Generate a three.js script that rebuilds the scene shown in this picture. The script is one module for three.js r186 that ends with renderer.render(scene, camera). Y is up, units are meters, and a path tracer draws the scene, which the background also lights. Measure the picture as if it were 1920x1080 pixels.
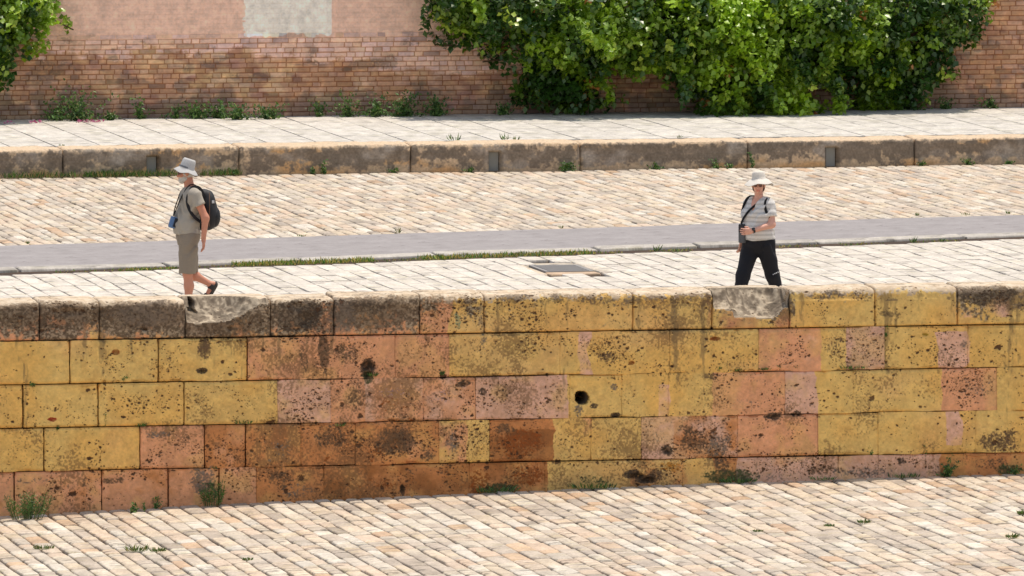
import * as THREE from 'three';
import { mergeGeometries } from 'three/addons/utils/BufferGeometryUtils.js';

// ---------------------------------------------------------------- camera, sky, sun, exposure
const scene = new THREE.Scene();
const FOC = 18150, PITCH = Math.atan(1440 / FOC), YAW = Math.atan(0.2016);      // a long lens across the river
const EYE = new THREE.Vector3(-22.62, 9.58, 112.203);
const camera = new THREE.PerspectiveCamera(2 * Math.atan(540 / FOC) * 180 / Math.PI, 16 / 9, 1, 1500);
const fw = new THREE.Vector3(Math.sin(YAW) * Math.cos(PITCH), -Math.sin(PITCH), -Math.cos(YAW) * Math.cos(PITCH));
camera.position.copy(EYE);
camera.lookAt(EYE.clone().addScaledVector(fw, 100));
const SKYL = 1.0;
const SUN = new THREE.Vector3(0.25, 0.93, -0.27).normalize();
// summer sky: pale, slightly hazy, a touch brighter round the (unseen) sun and towards the horizon
{
  const W = 256, Hh = 128, d = new Float32Array(W * Hh * 4);
  for (let j = 0; j < Hh; j++) for (let i = 0; i < W; i++) {
    const el = ((j + 0.5) / Hh - 0.5) * Math.PI, az = ((i + 0.5) / W - 0.5) * 2 * Math.PI;
    const dir = new THREE.Vector3(Math.cos(el) * Math.cos(az), Math.sin(el), Math.cos(el) * Math.sin(az));
    const h = Math.pow(1 - Math.max(0, Math.sin(el)), 2.2), g = Math.max(0, dir.dot(SUN)), glow = 0.5 * Math.pow(g, 6) + 1.2 * Math.pow(g, 40), k = (j * W + i) * 4;
    d[k] = SKYL * (0.42 + 0.5 * h + glow); d[k + 1] = SKYL * (0.52 + 0.42 * h + glow * 0.95); d[k + 2] = SKYL * (0.72 + 0.26 * h + glow * 0.86); d[k + 3] = 1;
  }
  const t = new THREE.DataTexture(d, W, Hh, THREE.RGBAFormat, THREE.FloatType); t.mapping = THREE.EquirectangularReflectionMapping; t.magFilter = THREE.LinearFilter; t.minFilter = THREE.LinearFilter; t.needsUpdate = true;
  scene.background = t; scene.environment = t;
}
const sun = new THREE.DirectionalLight(0xfff3e4, 4.4);
sun.position.copy(SUN).multiplyScalar(80); sun.target.position.set(3, 0, -12);
sun.castShadow = true; sun.shadow.radius = 1;
Object.assign(sun.shadow.camera, { left: -32, right: 32, top: 32, bottom: -32, near: 1, far: 200 });
sun.shadow.mapSize.set(4096, 4096);
scene.add(sun, sun.target);
const renderer = new THREE.WebGLRenderer({ antialias: true });
renderer.toneMapping = THREE.LinearToneMapping;
renderer.toneMappingExposure = 0.88;
renderer.shadowMap.enabled = true;

// ---------------------------------------------------------------- survey: photo pixel -> metres on a known plane
const rt = new THREE.Vector3(Math.cos(YAW), 0, Math.sin(YAW)), upv = rt.clone().cross(fw);
const ray = (px, py) => fw.clone().addScaledVector(rt, (px - 960) / FOC).addScaledVector(upv, -(py - 540) / FOC);
const onZ = (px, py, z = 0) => { const d = ray(px, py); return EYE.clone().addScaledVector(d, (z - EYE.z) / d.z); };
const onY = (px, py, y = 0) => { const d = ray(px, py); return EYE.clone().addScaledVector(d, (y - EYE.y) / d.y); };
const proj = (x, y, z) => { const v = new THREE.Vector3(x, y, z).sub(EYE), w = v.dot(fw); return [960 + FOC * v.dot(rt) / w, 540 - FOC * v.dot(upv) / w]; };
const wx = px => onZ(px, 700).x;                                   // along the quay wall

// ---------------------------------------------------------------- numbers
let seed = 12345;
const rnd = () => { seed = (seed + 0x6D2B79F5) | 0; let t = Math.imul(seed ^ (seed >>> 15), 1 | seed); t = (t + Math.imul(t ^ (t >>> 7), 61 | t)) ^ t; return ((t ^ (t >>> 14)) >>> 0) / 4294967296; };
const rr = (a, b) => a + (b - a) * rnd();
const pick = a => a[Math.floor(rnd() * a.length)];
const clamp = (x, a = 0, b = 1) => x < a ? a : x > b ? b : x;
const mixn = (a, b, t) => a + (b - a) * t;
const sst = (a, b, x) => { const t = clamp((x - a) / (b - a)); return t * t * (3 - 2 * t); };
const h2 = (i, j, s = 0) => { let n = Math.imul(i, 374761393) + Math.imul(j, 668265263) + Math.imul(s, 1274126177) | 0; n = Math.imul(n ^ (n >>> 13), 1274126177); return ((n ^ (n >>> 16)) >>> 0) / 4294967296; };
function vn(x, y, s = 0) {
  const i = Math.floor(x), j = Math.floor(y), fx = x - i, fy = y - j, u = fx * fx * (3 - 2 * fx), v = fy * fy * (3 - 2 * fy);
  return mixn(mixn(h2(i, j, s), h2(i + 1, j, s), u), mixn(h2(i, j + 1, s), h2(i + 1, j + 1, s), u), v);
}
const fbm = (x, y, o = 4, s = 0) => { let a = 0, w = 0.5, t = 0; for (let k = 0; k < o; k++) { a += w * vn(x, y, s + k); t += w; w *= 0.5; x = x * 2.03 + 7.1; y = y * 2.03 + 3.7; } return a / t; };
const mix3 = (a, b, t) => [a[0] + (b[0] - a[0]) * t, a[1] + (b[1] - a[1]) * t, a[2] + (b[2] - a[2]) * t];
const lin = c => { const k = new THREE.Color(); k.setRGB(c[0] / 255, c[1] / 255, c[2] / 255, THREE.SRGBColorSpace); return [k.r, k.g, k.b]; };

// ---------------------------------------------------------------- textures and materials
function tex(w, h, fn, srgb = true, rep = true) {
  const d = new Uint8Array(w * h * 4);
  for (let j = 0; j < h; j++) for (let i = 0; i < w; i++) {
    const c = fn((i + 0.5) / w, (j + 0.5) / h), k = (j * w + i) * 4;
    d[k] = clamp(c[0], 0, 255); d[k + 1] = clamp(c[1], 0, 255); d[k + 2] = clamp(c[2], 0, 255); d[k + 3] = 255;
  }
  const t = new THREE.DataTexture(d, w, h); t.magFilter = THREE.LinearFilter; t.minFilter = THREE.LinearMipmapLinearFilter; t.generateMipmaps = true;
  if (srgb) t.colorSpace = THREE.SRGBColorSpace;
  t.wrapS = t.wrapT = rep ? THREE.RepeatWrapping : THREE.ClampToEdgeWrapping; t.needsUpdate = true; return t;
}
const std = o => new THREE.MeshStandardMaterial({ roughness: 0.95, metalness: 0, ...o });
// tileable noise by blending
const tile = (f) => (u, v) => { const a = f(u, v), b = f(u - 1, v), c = f(u, v - 1), d = f(u - 1, v - 1); return mixn(mixn(a, b, sst(0.7, 1, u)), mixn(c, d, sst(0.7, 1, u)), sst(0.7, 1, v)); };
const stoneN = tile((u, v) => 0.55 * fbm(u * 9, v * 9, 4, 3) + 0.45 * fbm(u * 60, v * 60, 3, 9));
const stoneV = tile((u, v) => fbm(u * 5 + 40, v * 26 + 11, 4, 21));
const stoneMap = tex(512, 512, (u, v) => { const n = stoneN(u, v), q = stoneV(u, v); const k = 232 + 110 * (n - 0.5) - 60 * sst(0.6, 0.78, q); return [k + 3, k, k - 4 - 12 * sst(0.55, 0.8, 1 - q)]; });
const stoneBump = tex(512, 512, (u, v) => { const n = stoneN(u, v) * 255; return [n, n, n]; }, false);
const cobbleMat = std({ vertexColors: true, map: stoneMap, bumpMap: stoneBump, bumpScale: 0.006, roughness: 0.9 });
const slabMat = std({ vertexColors: true, map: stoneMap, bumpMap: stoneBump, bumpScale: 0.003, roughness: 0.9 });
const soilMap = tex(256, 256, (u, v) => { const n = stoneN(u, v); const k = 40 + 130 * n; return [k, k * 0.82, k * 0.62]; });
const soilMat = std({ map: soilMap, color: 0x98866e });
const asphaltMap = tex(512, 512, (u, v) => { const n = stoneN(u, v), k = 142 + 40 * (n - 0.5) + 8 * (stoneV(u, v) - 0.5) + 18 * (h2((u * 512) | 0, (v * 512) | 0, 5) - 0.5) - 40 * sst(0.012, 0.0, Math.abs(fbm(u * 3, v * 3, 3, 35) - 0.5)) * sst(0.15, 0.0, Math.min(u, 1 - u, v, 1 - v)) ; return [k + 4, k - 2, k - 4]; });
const asphaltMat = std({ map: asphaltMap, bumpMap: stoneBump, bumpScale: 0.003 });

// ---------------------------------------------------------------- objects
const used = {};
const numbered = n => { const k = used[n] = (used[n] ?? -1) + 1; return k ? `${n}_${String(k).padStart(3, '0')}` : n; };
function grp(name, label, category, group, kind) { const g = new THREE.Group(); g.name = numbered(name); tag(g, label, category, group, kind); scene.add(g); return g; }
function tag(o, label, category, group, kind) { o.userData = { label, category }; if (group) o.userData.group = group; if (kind) o.userData.kind = kind; return o; }
function part(name, geo, mat, parent, kind) { const m = new THREE.Mesh(geo, mat); m.name = name; m.castShadow = m.receiveShadow = true; if (kind) m.userData.kind = kind; parent.add(m); return m; }
function solo(name, geo, mat, label, category, group, kind) { const m = new THREE.Mesh(geo, mat); m.name = numbered(name); m.castShadow = m.receiveShadow = true; tag(m, label, category, group, kind); scene.add(m); return m; }
function geo(P, I, U, C) {
  const g = new THREE.BufferGeometry();
  g.setAttribute('position', new THREE.Float32BufferAttribute(P, 3));
  if (U) g.setAttribute('uv', new THREE.Float32BufferAttribute(U, 2));
  if (C) g.setAttribute('color', new THREE.Float32BufferAttribute(C, 3));
  g.setIndex(I); g.computeVertexNormals(); return g;
}
const flat = g => { const n = g.toNonIndexed(); n.computeVertexNormals(); return n; };

// ---------------------------------------------------------------- ground levels
const TOP = 0.43, STEPZ = -27.53, STEPY = 0.41, BRICKZ = -34.65;
const rampY = x => { const q = clamp(x, -8, 8); return -1.925 + 0.0215 * q - 0.0012 * q * q + (x - q) * (x > 0 ? 0.0023 : 0.04); };
const laneBack = x => -15.18 - 0.197 * x, laneFront = x => -11.62 - 0.241 * x, edgeFront = x => laneFront(x) + 1.02;

// a paving stone with a cut-corner outline, bevelled shoulders and its own tone
function sett(x0, x1, z0, z1, hy, tone, o = {}) {
  const jit = o.jit ?? 0.012, bev = o.bev ?? 0.016, drop = o.drop ?? 0.014, th = o.th ?? 0.06, cut = o.cut ?? 0.035;
  const j = () => rr(-jit, jit), c = () => cut * rr(0.5, 1.2);
  const out = [[x0 + c(), z0 + j()], [x1 - c(), z0 + j()], [x1 + j(), z0 + c()], [x1 + j(), z1 - c()], [x1 - c(), z1 + j()], [x0 + c(), z1 + j()], [x0 + j(), z1 - c()], [x0 + j(), z0 + c()]];
  const cx = (x0 + x1) / 2, cz = (z0 + z1) / 2, tx = rr(-1, 1) * (o.tilt ?? 0.035), tz = rr(-1, 1) * (o.tilt ?? 0.035) * 0.35, dy = rr(-1, 1) * (o.lift ?? 0.006);
  const P = [], U = [], C = [], I = [], uo = rr(0, 4), vo = rr(0, 4);
  const put = (x, z, d) => { P.push(x, hy(x, z) + dy + tx * (x - cx) + tz * (z - cz) - d, z); U.push((x * 0.9 + uo), (z * 0.45 + vo)); C.push(...tone); };
  put(cx, cz, -0.004);
  for (const [x, z] of out) { const dx = cx - x, dz = cz - z; put(x + Math.sign(dx) * Math.min(Math.abs(dx), bev), z + Math.sign(dz) * Math.min(Math.abs(dz), bev * 1.6), 0); }
  for (const [x, z] of out) put(x, z, drop);
  for (const [x, z] of out) put(x, z, th);
  for (let k = 0; k < 8; k++) { const n = (k + 1) % 8; I.push(0, 1 + n, 1 + k); I.push(1 + k, 1 + n, 9 + n, 1 + k, 9 + n, 9 + k); I.push(9 + k, 9 + n, 17 + n, 9 + k, 17 + n, 17 + k); }
  return geo(P, I, U, C);
}
// courses of setts running away from the river; limit(x, z) says where the field ends
function field(parent, name, xa, xb, w, za, zb, len, hy, tones, o = {}) {
  const all = [];
  let x = xa;
  while (x < xb) {
    const ww = w * rr(0.82, 1.2); let z = za(x) - rr(0, len[1]);
    const zend = zb(x);
    while (z < zend) {
      const l = rr(len[0], len[1]), a = Math.max(z, za(x)), b = Math.min(z + l, zend);
      if (b - a > 0.08) {
        const g = o.gap ?? 0.018;
        if (!o.skip || !o.skip(x + ww / 2, (a + b) / 2)) {
          const geo1 = sett(x + g * rr(0.25, 0.75), x + ww - g * rr(0.25, 0.75), a + g * rr(0.2, 0.6), b - g * rr(0.2, 0.6), hy, tones(x, z), o);
          const cx = x + ww / 2, cz = (a + b) / 2, p = proj(cx, hy(cx, cz), cz);
          const inView = p[0] > -20 && p[0] < 1940 && p[1] > 0 && p[1] < 1085 && (!o.hidden || !o.hidden(p));
          all.push([geo1, inView ? (b - a) * ww / Math.pow(EYE.z - cz, 3) : 0]);
        }
      }
      z += l;
    }
    x += ww;
  }
  all.sort((p, q) => q[1] - p[1]);
  all.forEach(([g], k) => { if (k < 300) part(name, g, o.mat ?? cobbleMat, parent); });
  if (all.length > 300) part('paving_setts', mergeGeometries(all.slice(300).map(a => a[0])), o.mat ?? cobbleMat, parent, 'stuff');
  return all.length;
}
function sheet(xa, xb, nx, zs, hy, s = 1) {           // zs(x) -> list of z across
  const P = [], U = [], I = []; let m = 0;
  for (let i = 0; i <= nx; i++) { const x = mixn(xa, xb, i / nx), z = zs(x); m = z.length; for (const q of z) { P.push(x, hy(x, q), q); U.push(x * s, q * s); } }
  for (let i = 0; i < nx; i++) for (let k = 0; k < m - 1; k++) { const a = i * m + k, b = a + m; I.push(a, a + 1, b, b, a + 1, b + 1); }
  return geo(P, I, U);
}
const tonesSet = [[224, 213, 198], [224, 209, 190], [230, 221, 208], [219, 203, 186], [214, 202, 189], [225, 206, 188], [233, 226, 216], [216, 206, 194], [206, 194, 182], [226, 211, 192]].map(lin);
const oddTones = [[218, 192, 166], [212, 184, 158], [196, 185, 174], [220, 198, 178], [192, 180, 168]].map(lin);
const coblTone = (mul = 1) => () => { mul = Math.min(mul, 0.9); const b = rnd() < 0.1 ? pick(oddTones) : pick(tonesSet), k = mul * rr(0.9, 1.05); return [b[0] * k, b[1] * k * 0.985, b[2] * k * 0.94]; };

// ================================================================ the setting
solo('river', new THREE.PlaneGeometry(1200, 600).rotateX(-Math.PI / 2).translate(0, -6, 260), new THREE.MeshPhysicalMaterial({ color: 0x2c4038, roughness: 0.12 }), 'green river water below the lower quay', 'water', null, 'structure');
solo('land', new THREE.PlaneGeometry(1200, 700).rotateX(-Math.PI / 2).translate(0, -2.6, -340), std({ color: 0x8a7a62 }), 'bare town ground reaching behind the quay and brick wall', 'ground', null, 'structure');

const lowq = grp('lower_quay', 'sunlit pale stone setts paving the lower quay ramp at the foot of the wall', 'paving', null, 'structure');
part('sand_bed', sheet(-40, 40, 80, () => [-0.4, 8, 26], (x) => rampY(x) - 0.034, 0.7), soilMat, lowq);
part('river_edge', new THREE.BoxGeometry(80, 8, 0.6).translate(0, -6.2, 26.3), std({ color: 0xb8a890 }), lowq);
field(lowq, 'sett', -10.5, 10.5, 0.195, () => -0.06, () => 12.5, [0.3, 0.85], (x, z) => rampY(x) + 0.012 * (fbm(x * 0.7, z * 0.35, 2, 5) - 0.5), coblTone(1), {});
part('paving_beyond', sheet(-40, 40, 60, () => [12.6, 18, 25.8], x => rampY(x) - 0.004, 0.5), std({ map: stoneMap, color: 0xd8c4ae }), lowq);

const upq = grp('upper_quay', 'pale stone setts between the grey cycle lane and the stone step', 'paving', null, 'structure');
part('sand_bed', sheet(-26, 40, 40, x => [STEPZ - 0.3, laneBack(x) - 0.002], () => -0.03, 0.7), soilMat, upq);
const quayLift = (x, z) => 0.02 * (fbm(x * 0.5, z * 0.3, 2, 15) - 0.5);
field(upq, 'sett', -6.5, 17, 0.16, () => STEPZ + 0.02, laneBack, [0.34, 0.85], quayLift, coblTone(0.98), { gap: 0.017, drop: 0.016, tilt: 0.028, lift: 0.006, cut: 0.025 });

const strip = grp('promenade', 'worn pale paving strip between the cycle lane and the quay wall where people walk', 'paving', null, 'structure');
part('sand_bed', sheet(-26, 40, 40, x => [edgeFront(x), -0.3], () => -0.03, 0.7), soilMat, strip);
const GR = [2.18, 2.81, -9.72, -8.62];                    // drain cover x, z
field(strip, 'sett', -9, 14, 0.27, x => edgeFront(x) + 0.01, () => -0.64, [0.45, 1.25], quayLift, () => { const k = rr(0.95, 1.02), v = rr(207, 220), c = lin([v + 4, v - 3, v - 14]); return [c[0] * k, c[1] * k, c[2] * k]; },
  { gap: 0.009, drop: 0.005, tilt: 0.015, lift: 0.004, hidden: p => p[1] > 556 - p[0] * 0.0165, skip: (x, z) => x > GR[0] - 0.12 && x < GR[1] + 0.12 && z > GR[2] - 0.4 && z < GR[3] + 0.35 });
for (const [a, b, c, d] of [[GR[0] - 0.2, GR[0] - 0.03, GR[2] - 0.35, GR[3] + 0.3], [GR[1] + 0.03, GR[1] + 0.2, GR[2] - 0.35, GR[3] + 0.3], [GR[0] - 0.03, GR[1] + 0.03, GR[2] - 0.4, GR[2] - 0.02], [GR[0] - 0.03, GR[1] + 0.03, GR[3] + 0.02, GR[3] + 0.35]])
  part('sett', sett(a + 0.006, b - 0.006, c + 0.006, d - 0.006, () => 0, coblTone(0.95)(), { lift: 0.002, tilt: 0.003 }), cobbleMat, strip);

// cycle lane
solo('cycle_lane', sheet(-26, 40, 700, x => [laneBack(x) + 0.16 * (fbm(x * 3, 1, 4, 37) - 0.5), laneBack(x) * 0.5 + laneFront(x) * 0.5, laneFront(x) + 0.12 * (fbm(x * 3, 5, 4, 38) - 0.5)], (x, z) => 0.004 + 0.012 * (fbm(x * 0.4, z * 0.4, 2, 33) - 0.5), 0.6), asphaltMat, 'smooth mauve grey cycle lane crossing the cobbled quay', 'cycle lane', null, 'structure');

// ================================================================ weathered stone: a profile swept along x, eroded
// prof: list of [y, z, ny, nz, s] (s = arc length that becomes texture v); disp(x, s, y, z) moves along the normal; carve(p) may move points
function sweep(x0, x1, prof, cell, disp, o = {}) {
  const nx = Math.max(2, Math.round((x1 - x0) / cell)), m = prof.length, P = [], U = [], I = [];
  const r = o.round ?? 0.02;
  const cx = (x0 + x1) / 2;
  for (let i = 0; i <= nx; i++) {
    const t = i / nx, x = x0 + (x1 - x0) * t, e = Math.min(x - x0, x1 - x), sink = e < r ? r * (1 - Math.sqrt(Math.max(0, 1 - (1 - e / r) ** 2))) : 0;
    for (const [y, z, ny, nz, s] of prof) {
      const d = disp(x, s, y, z) - sink;
      const wob = (i === 0 || i === nx) ? 0.012 * (fbm(x * 3 + 9, s * 9, 2, 71) - 0.5) : 0;
      let p = [x + wob, y + ny * d, z + nz * d];
      let sv = s; if (o.carve) { p = o.carve(p, x, s); if (p.length > 3) sv = p[3]; }
      P.push(p[0], p[1], p[2]); U.push((x - (o.u0 ?? 0)) / (o.uw ?? 1), (sv - (o.v0 ?? 0)) / (o.vh ?? 1));
    }
  }
  for (let i = 0; i < nx; i++) for (let k = 0; k < m - 1; k++) { const a = i * m + k, b = a + m; I.push(a, b, a + 1, b, b + 1, a + 1); }
  for (const i of [0, nx]) {                                  // close the ends
    const c = P.length / 3; let sy = 0, sz = 0; for (const q of prof) { sy += q[0]; sz += q[1]; }
    P.push(i ? x1 : x0, sy / m, sz / m); U.push(U[i * m * 2], U[(i * m + (m >> 1)) * 2 + 1]);
    for (let k = 0; k < m - 1; k++) { const a = i * m + k; i ? I.push(c, a + 1, a) : I.push(c, a, a + 1); }
  }
  return geo(P, I, U);
}
// upright block profile: back-bottom, front face y0..y1, back-top
function blockProf(y0, y1, depth, r, cell) {
  const a = []; const n = Math.max(2, Math.round((y1 - y0) / cell));
  a.push([y0, -depth, -1, 0, y0 - 0.03]);
  for (let k = 0; k <= 2; k++) { const t = k / 3 * Math.PI / 2; a.push([y0 + r - r * Math.cos(t), -r + r * Math.sin(t), -Math.cos(t), Math.sin(t), y0 + r * (k / 3)]); }
  for (let k = 0; k <= n; k++) { const y = mixn(y0 + r, y1 - r, k / n); a.push([y, 0, 0, 1, y]); }
  for (let k = 1; k <= 3; k++) { const t = k / 3 * Math.PI / 2; a.push([y1 - r + r * Math.sin(t), -r + r * Math.cos(t), Math.sin(t), Math.cos(t), y1 - r + r * (k / 3)]); }
  a.push([y1, -depth, 1, 0, y1 + 0.03]);
  return a;
}
// coping / step profile: front face, rounded shoulder, level top, short back
function copingProf(y0, y1, depth, r, cell, backTo) {
  const a = []; const n = Math.max(2, Math.round((y1 - r - y0) / cell));
  a.push([y0, -depth * 0.5, -1, 0, y0 - 0.05]);
  for (let k = 0; k <= n; k++) { const y = mixn(y0 + 0.004, y1 - r, k / n); a.push([y, 0, 0, 1, y]); }
  const L = r * Math.PI / 2, q = Math.max(3, Math.round(L / cell));
  for (let k = 1; k <= q; k++) { const t = k / q * Math.PI / 2; a.push([y1 - r + r * Math.sin(t), -r + r * Math.cos(t), Math.sin(t), Math.cos(t), y1 - r + L * k / q]); }
  const nz = Math.max(2, Math.round((depth - r) / (cell * 1.8)));
  for (let k = 1; k <= nz; k++) { const z = mixn(-r, -depth, k / nz); a.push([y1, z, 1, 0, y1 - r + L - z - r]); }
  a.push([backTo, -depth - 0.005, 0, -1, y1 + depth + 0.1]);
  return a;
}

// ---------------------------------------------------------------- the painted quay wall
const JY = [TOP, -0.035, -0.55, -1.065, -1.575, -2.4];
const joints = [
  [75, 187, 348, 508, 627, 787, 908, 1187, 1336, 1480, 1640, 1795],
  [131, 297, 464, 741, 842, -1050, 1256, 1422, 1659, -1815],
  [43, 184, 345, 520, 620, 794, 892, -1068, 1166, -1253, 1472, -1600, 1869],
  [82, 262, 383, 460, 563, 666, 823, 918, 1108, 1203, 1383, 1534, 1647, -1830],
  [26, 190, 315, 410, 480, 607, 880, -1022, 1280, 1572, 1647, -1750],
];
const Yc = [234, 195, 114], Sc = [226, 162, 118], Pc = [225, 177, 148], Oc = [206, 136, 80], Bc = [164, 104, 54], Rc = [200, 140, 100];
const patches = [                                           // course, from px, to px, colour, cover (1 solid, less mottled), lower and upper fraction of the course
  [0, -300, 348, Sc, 0.9], [0, 165, 190, Yc, 1, 0, 0.25], [0, 348, 845, Sc, 0.95], [0, 1330, 1482, Rc, 0.6], [0, 1796, 2300, Pc, 0.55, 0.2, 1],
  [1, 464, 842, Sc, 1], [1, 475, 560, Pc, 0.45], [1, 1086, 1106, Pc, 0.8], [1, 1422, 1540, Sc, 0.9], [1, 1470, 1540, Pc, 0.5], [1, 1540, 1585, Sc, 0.4], [1, 1585, 1659, Pc, 0.95], [1, 1757, 1815, Pc, 0.95, 0, 0.85], [1, 640, 741, Sc, 1],
  [2, 520, 622, Pc, 1], [2, 620, 892, Sc, 1], [2, 680, 892, Pc, 0.6], [2, 892, 1062, Pc, 0.85], [2, 1062, 1120, Pc, 0.4, 0.3, 1], [2, 1232, 1253, Pc, 0.75, 0, 0.75], [2, 1338, 1472, Sc, 0.97], [2, 1472, 1532, Pc, 0.95], [2, 1600, 1765, Pc, 0.28], [2, 1765, 1869, Sc, 0.8],
  [3, 262, 384, Sc, 1], [3, 384, 563, Oc, 1], [3, 400, 460, Sc, 0.6], [3, 563, 823, Oc, 1], [3, 563, 823, Sc, 0.5], [3, 823, 870, Sc, 0.6], [3, 870, 918, Yc, 0.7], [3, 918, 1036, Oc, 0.9], [3, 918, 1036, Bc, 0.72, 0, 0.75], [3, 1036, 1110, Sc, 0.5], [3, 1203, 1384, Pc, 0.9], [3, 1260, 1384, Oc, 0.6], [3, 1270, 1360, Bc, 0.4], [3, 1384, 1535, Sc, 1], [3, 1773, 1802, Pc, 0.9, 0.2, 1], [3, 1830, 2300, Oc, 0.45],
  [4, -300, 482, Sc, 1], [4, -300, 607, Oc, 0.5], [4, 480, 607, Oc, 1], [4, 607, 1022, Oc, 1], [4, 607, 1022, Bc, 0.62], [4, 1180, 1285, Oc, 0.6], [4, 1340, 1382, Oc, 0.9], [4, 1382, 1765, Pc, 1], [4, 1382, 1765, Sc, 0.5], [4, 1765, 2300, Oc, 0.95], [4, 1765, 2300, Bc, 0.45],
].map(([c, a, b, k, m, f0 = -0.2, f1 = 1.2]) => ({ c, a: wx(a), b: wx(b), k, m, f0, f1, sa: joints[c].some(j => Math.abs(j - a) < 5), sb: joints[c].some(j => Math.abs(j - b) < 5) }));
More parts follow.
